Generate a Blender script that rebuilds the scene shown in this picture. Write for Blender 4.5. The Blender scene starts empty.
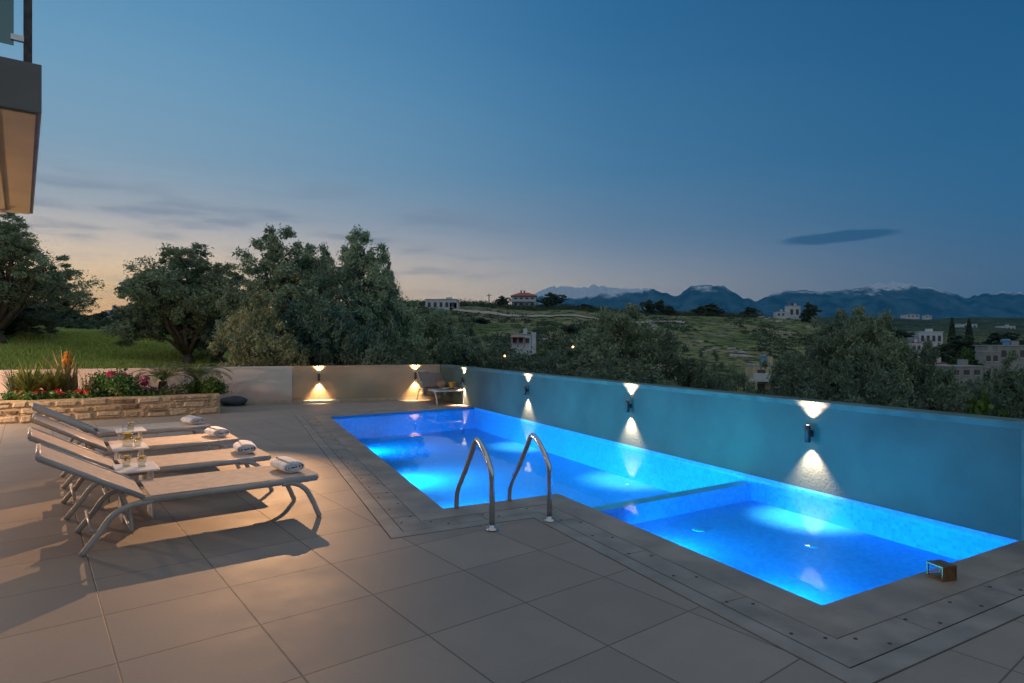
import bpy, bmesh, math, random
import numpy as np
from mathutils import Vector, Matrix, noise
from mathutils.geometry import tessellate_polygon

random.seed(7); np.random.seed(7)
SC = bpy.context.scene
COL = SC.collection
R = math.radians
PI = math.pi
HC = 1.45          # eye height above the deck
F = 625.0; CX = 512.0; CY = 341.5

# ------------------------------------------------------------------ camera
cd = bpy.data.cameras.new('camera'); cam = bpy.data.objects.new('camera', cd); COL.objects.link(cam)
cam.location = (0, 0, HC); cam.rotation_euler = (R(90), 0, 0)
cd.sensor_width = 36; cd.lens = 36 * F / 1024; cd.clip_start = 0.05; cd.clip_end = 60000
SC.camera = cam
SC.render.resolution_x = 1024; SC.render.resolution_y = 683
SC.view_settings.view_transform = 'Standard'; SC.view_settings.look = 'None'
SC.view_settings.exposure = 0.0; SC.view_settings.gamma = 1.0
SC.render.engine = 'CYCLES'
SC.cycles.transparent_max_bounces = 12
SC.cycles.max_bounces = 6
SC.cycles.volume_bounces = 0

def lin(c):
    o = []
    for v in c[:3]:
        v = v / 255.0
        o.append(v / 12.92 if v <= 0.04045 else ((v + 0.055) / 1.055) ** 2.4)
    return tuple(o) + (1.0,)

# ------------------------------------------------------------------ world: dusk sky
world = bpy.data.worlds.new('World'); SC.world = world; world.use_nodes = True
nt = world.node_tree; nt.nodes.clear(); N = nt.nodes; L = nt.links
out = N.new('ShaderNodeOutputWorld'); bg = N.new('ShaderNodeBackground'); L.new(bg.outputs[0], out.inputs[0])
tc = N.new('ShaderNodeTexCoord'); sx = N.new('ShaderNodeSeparateXYZ'); L.new(tc.outputs['Generated'], sx.inputs[0])
def wm(op, a, b=None, c=None, clamp=False):
    n = N.new('ShaderNodeMath'); n.operation = op; n.use_clamp = clamp
    for i, v in enumerate((a, b, c)):
        if v is None: continue
        if isinstance(v, (int, float)): n.inputs[i].default_value = v
        else: L.new(v, n.inputs[i])
    return n.outputs[0]
def wramp(fac, stops, interp='B_SPLINE'):
    n = N.new('ShaderNodeValToRGB'); cr = n.color_ramp; cr.interpolation = interp
    while len(cr.elements) < len(stops): cr.elements.new(0.5)
    for e, (p, c) in zip(cr.elements, stops): e.position = p; e.color = c
    L.new(fac, n.inputs[0]); return n.outputs[0]
el = wm('DEGREES' if False else 'MULTIPLY', wm('ARCSINE', sx.outputs[2]), 180 / PI)
az = wm('MULTIPLY', wm('ARCTAN2', sx.outputs[0], sx.outputs[1]), 180 / PI)
e45 = wm('DIVIDE', el, 45.0, clamp=True)
def stops(l): return [(e / 45.0, lin(c)) for e, c in l]
SKY_L = [(0, (255, 170, 66)), (3, (255, 200, 104)), (5.5, (255, 216, 160)), (8, (222, 208, 192)), (10.5, (162, 170, 178)), (15, (128, 161, 182)), (25, (92, 147, 184)), (45, (52, 98, 146))]
SKY_C = [(0, (255, 224, 176)), (3, (242, 216, 180)), (5.5, (198, 190, 180)), (8, (146, 156, 170)), (10.5, (118, 140, 162)), (15, (84, 131, 165)), (27, (48, 109, 156)), (45, (42, 86, 132))]
SKY_R = [(0, (104, 120, 142)), (3, (90, 112, 136)), (5.5, (74, 103, 132)), (8, (58, 100, 136)), (10.5, (50, 99, 137)), (15, (40, 94, 135)), (25, (28, 81, 124)), (45, (24, 68, 110))]
rl = wramp(e45, stops(SKY_L)); rc = wramp(e45, stops(SKY_C)); rr = wramp(e45, stops(SKY_R))
def wmix(f, a, b):
    n = N.new('ShaderNodeMix'); n.data_type = 'RGBA'
    L.new(f, n.inputs[0])
    for i, v in ((6, a), (7, b)):
        if isinstance(v, tuple): n.inputs[i].default_value = v
        else: L.new(v, n.inputs[i])
    return n.outputs[2]
def wrange(v, a, b, smooth=True):
    n = N.new('ShaderNodeMapRange'); n.interpolation_type = 'SMOOTHSTEP' if smooth else 'LINEAR'
    L.new(v, n.inputs[0]); n.inputs[1].default_value = a; n.inputs[2].default_value = b
    return n.outputs[0]
fr = wrange(az, -14, 44)
fl = wrange(az, 12, -38)
sky = wmix(fr, rc, rr); sky = wmix(fl, sky, rl)
fb = wrange(az, -85, -150); sky = wmix(fb, sky, rr)
gl = wm('MULTIPLY_ADD', wm('MULTIPLY', wrange(el, 8.5, 0.5), fl), 0.55, 1.0)
glv = N.new('ShaderNodeVectorMath'); glv.operation = 'SCALE'; L.new(sky, glv.inputs[0]); L.new(gl, glv.inputs['Scale']); sky = glv.outputs[0]
# thin stratus streaks low on the left
mp = N.new('ShaderNodeCombineXYZ'); L.new(wm('MULTIPLY', az, 0.09), mp.inputs[0]); L.new(wm('MULTIPLY', el, 0.62), mp.inputs[1])
nz = N.new('ShaderNodeTexNoise'); nz.inputs['Scale'].default_value = 1.0; nz.inputs['Detail'].default_value = 5; L.new(mp.outputs[0], nz.inputs['Vector'])
cl = wm('MULTIPLY', wrange(nz.outputs[0], 0.47, 0.66), wm('MULTIPLY', wrange(el, 2, 6), wrange(el, 16, 9)))
cl = wm('MULTIPLY', wm('MULTIPLY', cl, 0.62), wrange(az, 8, -14))
sky = wmix(cl, sky, lin((118, 130, 150)))
# dark lenticular cloud over the mountains
u = wm('DIVIDE', wm('SUBTRACT', az, 27.6), 4.6)
v0 = wm('SUBTRACT', wm('SUBTRACT', el, 8.42), wm('MULTIPLY', wm('SUBTRACT', az, 27.6), 0.028))
nz2 = N.new('ShaderNodeTexNoise'); nz2.inputs['Scale'].default_value = 1.0; nz2.inputs['Detail'].default_value = 4
mp2 = N.new('ShaderNodeCombineXYZ'); L.new(wm('MULTIPLY', az, 0.55), mp2.inputs[0]); L.new(wm('MULTIPLY', el, 1.6), mp2.inputs[1]); L.new(mp2.outputs[0], nz2.inputs['Vector'])
v = wm('DIVIDE', wm('ADD', v0, wm('MULTIPLY', wm('SUBTRACT', nz2.outputs[0], 0.5), 0.35)), 0.5)
dd = wm('ADD', wm('MULTIPLY', u, u), wm('MULTIPLY', v, v))
lc = wm('MULTIPLY', wrange(dd, 1.15, 0.45), 0.72)
sky = wmix(lc, sky, lin((32, 76, 112)))
# unseen sky overhead and behind the camera, brightened as added fill light
ov = wm('MAXIMUM', wrange(el, 33, 60), wm('MULTIPLY', wrange(wm('ABSOLUTE', az), 62, 110), wrange(el, 0, 8)))
sky = wmix(ov, sky, (0.33, 0.37, 0.42, 1))
# below the horizon: dull ground colour
sky = wmix(wrange(el, 0.0, -3.0), sky, lin((50, 60, 66)))
L.new(sky, bg.inputs[0]); bg.inputs[1].default_value = 1.15

# ------------------------------------------------------------------ ground-plane helper: where the ray of a pixel meets height z
def gp(px, py, z=0.0):
    d = (HC - z) * F / (py - CY); return Vector(((px - CX) / F * d, d))
def at(px, depth):                      # point at a given distance in the column of pixel px
    return Vector(((px - CX) / F * depth, depth))

# ------------------------------------------------------------------ materials
MATS = {}
def mat(name, color, rough=0.6, metal=0.0, var=0.0, vscale=3.0, bump=0.0, bscale=20.0, spec=0.5, emit=None, estr=0.0, coord='Object', color2=None, lo=0.35, hi=0.65):
    m = bpy.data.materials.new(name); m.use_nodes = True; t = m.node_tree; b = t.nodes['Principled BSDF']
    b.inputs['Roughness'].default_value = rough; b.inputs['Metallic'].default_value = metal
    b.inputs['Specular IOR Level'].default_value = spec
    c = tuple(color[:3]) + (1.0,)
    b.inputs['Base Color'].default_value = c
    tcn = t.nodes.new('ShaderNodeTexCoord')
    if var > 0 or color2:
        n = t.nodes.new('ShaderNodeTexNoise'); n.inputs['Scale'].default_value = vscale; n.inputs['Detail'].default_value = 6
        t.links.new(tcn.outputs[coord], n.inputs['Vector'])
        r = t.nodes.new('ShaderNodeValToRGB'); r.color_ramp.elements[0].position = lo; r.color_ramp.elements[1].position = hi
        if color2: r.color_ramp.elements[0].color = c; r.color_ramp.elements[1].color = tuple(color2[:3]) + (1,)
        else:
            r.color_ramp.elements[0].color = tuple(x * (1 - var) for x in c[:3]) + (1,)
            r.color_ramp.elements[1].color = tuple(min(1, x * (1 + var)) for x in c[:3]) + (1,)
        t.links.new(n.outputs[0], r.inputs[0]); t.links.new(r.outputs[0], b.inputs['Base Color'])
    if bump > 0:
        n = t.nodes.new('ShaderNodeTexNoise'); n.inputs['Scale'].default_value = bscale; n.inputs['Detail'].default_value = 5
        t.links.new(tcn.outputs[coord], n.inputs['Vector'])
        bp = t.nodes.new('ShaderNodeBump'); bp.inputs['Strength'].default_value = bump; bp.inputs['Distance'].default_value = 0.02
        t.links.new(n.outputs[0], bp.inputs['Height']); t.links.new(bp.outputs[0], b.inputs['Normal'])
    if emit: b.inputs['Emission Color'].default_value = tuple(emit[:3]) + (1,); b.inputs['Emission Strength'].default_value = estr
    MATS[name] = m
    return m

TILE_ANG = R(37.8); TILE = 0.622
T0 = gp(229.3, 587.1)
def tile_material(name, base, grout, size, ang, origin, lw=0.006, rough=0.42):
    m = bpy.data.materials.new(name); m.use_nodes = True; t = m.node_tree; b = t.nodes['Principled BSDF']
    g = t.nodes.new('ShaderNodeNewGeometry')
    mp = t.nodes.new('ShaderNodeMapping'); mp.vector_type = 'TEXTURE'
    mp.inputs['Location'].default_value = (origin[0], origin[1], 0); mp.inputs['Rotation'].default_value = (0, 0, ang); mp.inputs['Scale'].default_value = (size, size, 1)
    t.links.new(g.outputs['Position'], mp.inputs[0])
    s = t.nodes.new('ShaderNodeSeparateXYZ'); t.links.new(mp.outputs[0], s.inputs[0])
    def M(op, a, bb=None):
        n = t.nodes.new('ShaderNodeMath'); n.operation = op
        for i, vv in enumerate((a, bb)):
            if vv is None: continue
            if isinstance(vv, (int, float)): n.inputs[i].default_value = vv
            else: t.links.new(vv, n.inputs[i])
        return n.outputs[0]
    def edge(o):
        fr_ = M('FRACT', M('ADD', o, 100.0)); return M('MINIMUM', fr_, M('SUBTRACT', 1.0, fr_))
    dm = M('MINIMUM', edge(s.outputs[0]), edge(s.outputs[1]))
    mr = t.nodes.new('ShaderNodeMapRange'); mr.interpolation_type = 'SMOOTHSTEP'; t.links.new(dm, mr.inputs[0])
    mr.inputs[1].default_value = lw / size * 0.35; mr.inputs[2].default_value = lw / size; line = mr.outputs[0]
    # per-tile random tint
    fl_ = t.nodes.new('ShaderNodeVectorMath'); fl_.operation = 'FLOOR'; t.links.new(mp.outputs[0], fl_.inputs[0])
    wn = t.nodes.new('ShaderNodeTexWhiteNoise'); wn.noise_dimensions = '2D'; t.links.new(fl_.outputs[0], wn.inputs['Vector'])
    nz = t.nodes.new('ShaderNodeTexNoise'); nz.inputs['Scale'].default_value = 2.2; nz.inputs['Detail'].default_value = 7; nz.inputs['Roughness'].default_value = 0.65
    t.links.new(g.outputs['Position'], nz.inputs['Vector'])
    nf = t.nodes.new('ShaderNodeTexNoise'); nf.inputs['Scale'].default_value = 60; nf.inputs['Detail'].default_value = 4
    t.links.new(g.outputs['Position'], nf.inputs['Vector'])
    k = M('ADD', M('ADD', M('MULTIPLY', wn.outputs[0], 0.15), M('MULTIPLY', nz.outputs[0], 0.42)), M('MULTIPLY', nf.outputs[0], 0.16))
    k = M('ADD', k, 0.66)
    vm = t.nodes.new('ShaderNodeVectorMath'); vm.operation = 'SCALE'; vm.inputs[0].default_value = base; t.links.new(k, vm.inputs['Scale'])
    mx = t.nodes.new('ShaderNodeMix'); mx.data_type = 'RGBA'; mx.inputs[6].default_value = tuple(grout) + (1,)
    t.links.new(line, mx.inputs[0]); t.links.new(vm.outputs[0], mx.inputs[7]); t.links.new(mx.outputs[2], b.inputs['Base Color'])
    rg = M('ADD', M('MULTIPLY', nz.outputs[0], 0.3), rough - 0.15); t.links.new(rg, b.inputs['Roughness'])
    bp = t.nodes.new('ShaderNodeBump'); bp.inputs['Strength'].default_value = 0.5; bp.inputs['Distance'].default_value = 0.004
    hh = M('ADD', line, M('MULTIPLY', nf.outputs[0], 0.25)); t.links.new(hh, bp.inputs['Height']); t.links.new(bp.outputs[0], b.inputs['Normal'])
    MATS[name] = m; return m

tile_material('deck_tile', (0.25, 0.218, 0.186), (0.105, 0.093, 0.081), TILE, TILE_ANG, T0, lw=0.0055, rough=0.62)
mat('coping_stone', (0.26, 0.222, 0.182), 0.45, var=0.2, vscale=3, bump=0.15, bscale=60)
mat('drain_stone', (0.235, 0.21, 0.18), 0.5, var=0.22, vscale=4, bump=0.15, bscale=60)
mat('border_stone', (0.25, 0.23, 0.20), 0.5, var=0.18, vscale=4, bump=0.15, bscale=60)
mat('dark_joint', (0.05, 0.046, 0.042), 0.8); mat('soft_joint', (0.13, 0.12, 0.105), 0.8)
mat('wall_brown', (0.36, 0.235, 0.145), 0.75, var=0.13, vscale=1.3, bump=0.25, bscale=45)
mat('wall_rose', (0.50, 0.40, 0.34), 0.8, var=0.04, vscale=0.9, bump=0.2, bscale=45)
mat('wall_pool', (0.046, 0.088, 0.077), 0.7, var=0.26, vscale=1.1, bump=0.25, bscale=40)
mat('wall_cap', (0.065, 0.115, 0.10), 0.7, var=0.2, vscale=5, bump=0.2, bscale=50)
mat('skirting', (0.42, 0.35, 0.27), 0.6, var=0.15, vscale=6)
mat('dark_metal', (0.06, 0.055, 0.055), 0.45, 0.6, var=0.3, vscale=30)
mat('steel', (0.55, 0.56, 0.57), 0.16, 1.0, var=0.12, vscale=12, bump=0.03, bscale=80)
mat('frame_metal', (0.40, 0.38, 0.35), 0.42, 0.1, var=0.1, vscale=8)
mat('white_metal', (0.78, 0.76, 0.74), 0.4, var=0.05, vscale=8)
mat('lens', (1, 0.9, 0.75), 0.4, emit=(1.0, 0.78, 0.5), estr=14)
mat('pale_slab', (0.5, 0.45, 0.37), 0.6, var=0.12, vscale=5)
mat('soil', (0.05, 0.035, 0.025), 0.95, var=0.4, vscale=12, bump=0.6, bscale=30)
mat('inlet_plastic', (0.12, 0.42, 0.8), 0.5)
mat('slate_fabric', (0.05, 0.055, 0.07), 0.85, var=0.2, vscale=9, bump=0.25, bscale=60)
mat('fascia', (0.16, 0.155, 0.14), 0.7, var=0.12, vscale=3, bump=0.12, bscale=40)
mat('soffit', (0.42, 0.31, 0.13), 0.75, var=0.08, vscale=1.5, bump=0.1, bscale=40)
mat('house_plaster', (0.6, 0.55, 0.48), 0.8, var=0.08, vscale=2)
mat('trunk', (0.075, 0.06, 0.045), 0.9, var=0.4, vscale=6, bump=0.8, bscale=14)
mat('lemon', (0.75, 0.5, 0.04), 0.5, var=0.15, vscale=40)
mat('berry', (0.35, 0.02, 0.03), 0.35, var=0.2, vscale=60)
mat('drink', (0.75, 0.65, 0.45), 0.2)
mat('orange_plastic', (0.75, 0.28, 0.02), 0.5, var=0.1, vscale=20)
mat('stripe_black', (0.02, 0.02, 0.025), 0.8, var=0.3, vscale=20)

def fabric(name, c, wscale=420):
    m = mat(name, c, 0.85, var=0.12, vscale=14); t = m.node_tree; b = t.nodes['Principled BSDF']
    tcn = t.nodes.new('ShaderNodeTexCoord'); w = t.nodes.new('ShaderNodeTexWave'); w.inputs['Scale'].default_value = wscale / 10; w.inputs['Distortion'].default_value = 0.6
    t.links.new(tcn.outputs['Object'], w.inputs['Vector'])
    bp = t.nodes.new('ShaderNodeBump'); bp.inputs['Strength'].default_value = 0.25; bp.inputs['Distance'].default_value = 0.002
    t.links.new(w.outputs[1], bp.inputs['Height']); t.links.new(bp.outputs[0], b.inputs['Normal'])
    b.inputs['Sheen Weight'].default_value = 0.2
    return m
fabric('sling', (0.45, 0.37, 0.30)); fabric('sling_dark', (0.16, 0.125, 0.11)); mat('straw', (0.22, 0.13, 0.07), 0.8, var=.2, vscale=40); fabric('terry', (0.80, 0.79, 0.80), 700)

def leafmat(name, c1, c2, rough=0.55, trans=0.25, vs=1.3):
    m = bpy.data.materials.new(name); m.use_nodes = True; t = m.node_tree; b = t.nodes['Principled BSDF']
    b.inputs['Roughness'].default_value = rough; b.inputs['Specular IOR Level'].default_value = 0.35
    at_ = t.nodes.new('ShaderNodeAttribute'); at_.attribute_name = 'tint'
    tcn = t.nodes.new('ShaderNodeTexCoord'); n = t.nodes.new('ShaderNodeTexNoise'); n.inputs['Scale'].default_value = vs; n.inputs['Detail'].default_value = 3
    t.links.new(tcn.outputs['Object'], n.inputs['Vector'])
    oi = t.nodes.new('ShaderNodeObjectInfo')
    a = t.nodes.new('ShaderNodeMath'); a.operation = 'MULTIPLY_ADD'; t.links.new(at_.outputs['Fac'], a.inputs[0]); a.inputs[1].default_value = 0.55; t.links.new(n.outputs[0], a.inputs[2])
    a2 = t.nodes.new('ShaderNodeMath'); a2.operation = 'MULTIPLY_ADD'; t.links.new(oi.outputs['Random'], a2.inputs[0]); a2.inputs[1].default_value = 0.3; t.links.new(a.outputs[0], a2.inputs[2])
    r = t.nodes.new('ShaderNodeMapRange'); t.links.new(a2.outputs[0], r.inputs[0]); r.inputs[1].default_value = 0.45; r.inputs[2].default_value = 1.25
    mx = t.nodes.new('ShaderNodeMix'); mx.data_type = 'RGBA'; mx.inputs[6].default_value = c1 + (1,); mx.inputs[7].default_value = c2 + (1,); t.links.new(r.outputs[0], mx.inputs[0])
    t.links.new(mx.outputs[2], b.inputs['Base Color'])
    tr = t.nodes.new('ShaderNodeBsdfTranslucent'); t.links.new(mx.outputs[2], tr.inputs[0])
    ms = t.nodes.new('ShaderNodeMixShader'); ms.inputs[0].default_value = trans
    t.links.new(b.outputs[0], ms.inputs[1]); t.links.new(tr.outputs[0], ms.inputs[2]); t.links.new(ms.outputs[0], t.nodes['Material Output'].inputs[0])
    MATS[name] = m; return m
leafmat('olive_leaf', (0.10, 0.15, 0.09), (0.32, 0.40, 0.25))
leafmat('olive_shaded', (0.06, 0.10, 0.07), (0.19, 0.26, 0.175))  # olive leaf darkened; weaker light on these trees put into the colour
leafmat('olive_light', (0.16, 0.17, 0.08), (0.38, 0.38, 0.2))  # paler olive leaf; warm light on the front bush put into the colour
leafmat('dark_leaf', (0.03, 0.05, 0.03), (0.09, 0.13, 0.065))
leafmat('scrub_leaf', (0.055, 0.08, 0.035), (0.17, 0.2, 0.08))
leafmat('bright_leaf', (0.03, 0.07, 0.015), (0.12, 0.2, 0.04))
leafmat('blade_leaf', (0.05, 0.09, 0.02), (0.26, 0.27, 0.07), vs=4)
leafmat('dry_blade', (0.20, 0.14, 0.06), (0.42, 0.33, 0.16), vs=4)
leafmat('geranium_leaf', (0.03, 0.08, 0.02), (0.10, 0.2, 0.05), vs=8)
leafmat('red_petal', (0.5, 0.03, 0.03), (0.8, 0.10, 0.06), vs=8)
leafmat('pink_petal', (0.7, 0.05, 0.22), (0.9, 0.25, 0.4), vs=8)
leafmat('orange_petal', (0.7, 0.25, 0.02), (0.85, 0.5, 0.03), vs=8)
leafmat('grass_blade', (0.22, 0.30, 0.05), (0.45, 0.52, 0.13), vs=0.3)

def glass(name, tint=(0.95, 0.97, 0.97), ior=1.45, rough=0.02):
    m = bpy.data.materials.new(name); m.use_nodes = True; t = m.node_tree; t.nodes.remove(t.nodes['Principled BSDF'])
    lw_ = t.nodes.new('ShaderNodeLayerWeight'); lw_.inputs[0].default_value = 0.5
    p5 = t.nodes.new('ShaderNodeMath'); p5.operation = 'POWER'; p5.inputs[1].default_value = 5.0; t.links.new(lw_.outputs['Facing'], p5.inputs[0])
    f0 = ((ior - 1) / (ior + 1)) ** 2
    f = t.nodes.new('ShaderNodeMath'); f.operation = 'MULTIPLY_ADD'; f.inputs[1].default_value = 1 - f0; f.inputs[2].default_value = f0; t.links.new(p5.outputs[0], f.inputs[0]); f_n = lw_
    a = t.nodes.new('ShaderNodeBsdfTransparent'); a.inputs[0].default_value = tint + (1,)
    g = t.nodes.new('ShaderNodeBsdfGlossy'); g.inputs['Roughness'].default_value = rough
    mx = t.nodes.new('ShaderNodeMixShader'); t.links.new(f.outputs[0], mx.inputs[0]); t.links.new(a.outputs[0], mx.inputs[1]); t.links.new(g.outputs[0], mx.inputs[2])
    t.links.new(mx.outputs[0], t.nodes['Material Output'].inputs[0]); MATS[name] = m; return m, t, f_n, g
glass('clear_glass'); glass('rail_glass', (0.46, 0.45, 0.40)); glass('iced_water', (0.9, 0.9, 0.86))
wmt, t_, f_, g_ = glass('water', (0.50, 0.85, 0.99), 1.33, 0.0)
tcn = t_.nodes.new('ShaderNodeNewGeometry'); nn = t_.nodes.new('ShaderNodeTexNoise'); nn.inputs['Scale'].default_value = 2.2; nn.inputs['Detail'].default_value = 2
t_.links.new(tcn.outputs['Position'], nn.inputs['Vector'])
t_.nodes['Math.001'].inputs[1].default_value = 0.6
bp = t_.nodes.new('ShaderNodeBump'); bp.inputs['Strength'].default_value = 0.16; bp.inputs['Distance'].default_value = 0.01
t_.links.new(nn.outputs[0], bp.inputs['Height']); t_.links.new(bp.outputs[0], g_.inputs['Normal']); t_.links.new(bp.outputs[0], f_.inputs['Normal'])

# pool mosaic
m = bpy.data.materials.new('mosaic'); m.use_nodes = True; t = m.node_tree; b = t.nodes['Principled BSDF']
uv = t.nodes.new('ShaderNodeUVMap'); uv.uv_map = 'UVMap'
br = t.nodes.new('ShaderNodeTexBrick'); br.offset = 0; br.inputs['Scale'].default_value = 1; br.inputs['Brick Width'].default_value = 0.035; br.inputs['Row Height'].default_value = 0.035
br.inputs['Mortar Size'].default_value = 0.0028; br.inputs['Color1'].default_value = (0.02, 0.29, 0.76, 1); br.inputs['Color2'].default_value = (0.05, 0.41, 0.92, 1); br.inputs['Mortar'].default_value = (0.06, 0.36, 0.72, 1)
t.links.new(uv.outputs[0], br.inputs['Vector']); t.links.new(br.outputs[0], b.inputs['Base Color']); b.inputs['Roughness'].default_value = 0.35
MATS['mosaic'] = m
mat('mosaic_edge', (0.22, 0.58, 0.66), 0.4, var=0.15, vscale=8)

# ------------------------------------------------------------------ mesh builder
class MB:
    def __init__(s): s.v = []; s.f = []; s.m = []; s.uv = None
    def add(s, vs, fs, mi=0):
        o = len(s.v); s.v += [tuple(p) for p in vs]; s.f += [tuple(i + o for i in f) for f in fs]; s.m += [mi] * len(fs)
    def box(s, c, d, rz=0.0, mi=0, M=None):
        cx, cy, cz = c; dx, dy, dz = d[0] / 2, d[1] / 2, d[2] / 2
        vs = []
        for z in (-dz, dz):
            for x, y in ((-dx, -dy), (dx, -dy), (dx, dy), (-dx, dy)):
                vs.append((cx + x * math.cos(rz) - y * math.sin(rz), cy + x * math.sin(rz) + y * math.cos(rz), cz + z))
        if M: vs = [M @ Vector(p) for p in vs]
        s.add(vs, [(3, 2, 1, 0), (4, 5, 6, 7), (0, 1, 5, 4), (1, 2, 6, 5), (2, 3, 7, 6), (3, 0, 4, 7)], mi)
    def prism(s, poly, z0, z1, mi=0):
        n = len(poly); vs = [(p[0], p[1], z0) for p in poly] + [(p[0], p[1], z1) for p in poly]
        tri = tessellate_polygon([[Vector((p[0], p[1], 0)) for p in poly]])
        fs = [tuple(i + n for i in t) for t in tri] + [tuple(reversed(t)) for t in tri] + [(i, (i + 1) % n, (i + 1) % n + n, i + n) for i in range(n)]
        s.add(vs, fs, mi)
    def tube(s, pts, r, n=10, mi=0, cap=True, sq=1.0):
        pts = [Vector(p) for p in pts]; rs = r if isinstance(r, (list, tuple)) else [r] * len(pts)
        vs = []; up = None
        for i, p in enumerate(pts):
            tdir = (pts[min(i + 1, len(pts) - 1)] - pts[max(i - 1, 0)]).normalized()
            if up is None: up = Vector((0, 0, 1)) if abs(tdir.z) < 0.9 else Vector((0, 1, 0))
            sd = tdir.cross(up)
            if sd.length < 1e-4: sd = tdir.cross(Vector((1, 0, 0)))
            sd.normalize(); u2 = sd.cross(tdir).normalized(); up = u2
            for k in range(n):
                a = 2 * PI * k / n; vs.append(p + sd * math.cos(a) * rs[i] + u2 * math.sin(a) * rs[i] * sq)
        fs = []
        for i in range(len(pts) - 1):
            for k in range(n):
                a = i * n + k; b2 = i * n + (k + 1) % n; fs.append((a, b2, b2 + n, a + n))
        if cap: fs.append(tuple(range(n))[::-1]); fs.append(tuple(range((len(pts) - 1) * n, len(pts) * n)))
        s.add(vs, fs, mi)
    def lathe(s, prof, n=20, c=(0, 0, 0), mi=0, cap=True):
        vs = []; fs = []
        for r_, z in prof:
            for k in range(n):
                a = 2 * PI * k / n; vs.append((c[0] + r_ * math.cos(a), c[1] + r_ * math.sin(a), c[2] + z))
        for i in range(len(prof) - 1):
            for k in range(n):
                a = i * n + k; b2 = i * n + (k + 1) % n; fs.append((a, b2, b2 + n, a + n))
        if cap: fs.append(tuple(range(n))[::-1]); fs.append(tuple(range((len(prof) - 1) * n, len(prof) * n)))
        s.add(vs, fs, mi)
    def blob(s, c, r, seed=0, amp=0.2, mi=0, seg=10, fz=1.0, rz=0):
        vs = []; fs = []; n = seg
        for i in range(n // 2 + 1):
            th = PI * i / (n // 2)
            for k in range(n):
                a = 2 * PI * k / n; d = Vector((math.sin(th) * math.cos(a), math.sin(th) * math.sin(a), math.cos(th)))
                q = 1 + amp * noise.noise(d * 1.7 + Vector((seed * 3.1, seed, 0)))
                vs.append((c[0] + d.x * r[0] * q, c[1] + d.y * r[1] * q, c[2] + d.z * r[2] * q))
        for i in range(n // 2):
            for k in range(n):
                a = i * n + k; b2 = i * n + (k + 1) % n; fs.append((a, a + n, b2 + n, b2))
        s.add(vs, fs, mi)
    def build(s, name, mats, parent=None, bevel=0.0, smooth=False):
        me = bpy.data.meshes.new(name); me.from_pydata(s.v, [], s.f); me.update()
        if not isinstance(mats, (list, tuple)): mats = [mats]
        for q in mats: me.materials.append(MATS[q])
        if len(mats) > 1: me.polygons.foreach_set('material_index', s.m)
        if smooth: me.polygons.foreach_set('use_smooth', [True] * len(s.f))
        me.validate()
        bm = bmesh.new(); bm.from_mesh(me)
        bmesh.ops.recalc_face_normals(bm, faces=bm.faces)
        bm.to_mesh(me); bm.free()
        o = bpy.data.objects.new(name, me); COL.objects.link(o)
        if bevel > 0:
            md = o.modifiers.new('bevel', 'BEVEL'); md.width = bevel; md.segments = 2; md.limit_method = 'ANGLE'
        if parent: o.parent = parent
        return o

def tag(o, label=None, cat=None, group=None, kind=None):
    if label: o['label'] = label
    if cat: o['category'] = cat
    if group: o['group'] = group
    if kind: o['kind'] = kind
    return o
def empty(name, loc=(0, 0, 0), rz=0.0, **k):
    o = bpy.data.objects.new(name, None); COL.objects.link(o); o.location = loc; o.rotation_euler = (0, 0, rz); o.empty_display_size = 0.2
    return tag(o, **k)
def kids(o): return [c for c in bpy.data.objects if c.parent == o]
def copy_tree(o, parent=None):
    c = o.copy(); COL.objects.link(c); c.parent = parent
    for ch in kids(o): copy_tree(ch, c)
    return c

# ------------------------------------------------------------------ pool plan
WZ = -0.03
P0, P5, P4, P3 = gp(330, 417), gp(443, 509), gp(558, 494), gp(822, 606)
W2 = gp(1020, 545, WZ)                       # wall line, near end
wdir = Vector((math.cos(R(116.1)), math.sin(R(116.1))))
wn = Vector((-wdir.y, wdir.x))               # towards the pool (left)
def inter(a, da, b, db):
    M = Matrix(((da.x, -db.x), (da.y, -db.y))); r = M.inverted() @ (b - a); return a + da * r.x
P2 = inter(P3, (W2 - P3), W2, wdir)
P1 = inter(P0, (gp(470, 407.5) - P0), W2, wdir)
outline = [P1, P0, P5, P4, P3, P2]
def offset(d):
    lines = []
    for a, b2 in zip(outline[:-1], outline[1:]):
        t = (b2 - a).normalized(); n = Vector((t.y, -t.x))      # outward: to the right of travel
        lines.append((a + n * d, t))
    pts = [inter(lines[0][0], lines[0][1], W2, wdir)]
    for (a, ta), (b2, tb) in zip(lines[:-1], lines[1:]): pts.append(inter(a, ta, b2, tb))
    pts.append(inter(lines[-1][0], lines[-1][1], W2, wdir)); return pts
# outward side check
_t = (outline[2] - outline[1]).normalized(); _n = Vector((_t.y, -_t.x))
SGN = 1 if _n.dot(Vector((-1, 0))) > 0 else -1
OFF = lambda d: offset(d * SGN)

def ring(name, d0, d1, m, z, th=0.03):
    a = OFF(d0); b2 = OFF(d1); mb = MB()
    for i in range(len(a) - 1):
        q = [a[i], a[i + 1], b2[i + 1], b2[i]]
        n = len(mb.v)
        mb.add([(p.x, p.y, z) for p in q] + [(p.x, p.y, z - th) for p in q], [(0, 1, 2, 3), (0, 4, 5, 1), (3, 2, 6, 7)])
    o = mb.build(name, m); return o
tag(ring('pool_coping', 0.0, 0.275, 'coping_stone', 0.004, 0.05), kind='structure')
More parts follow.
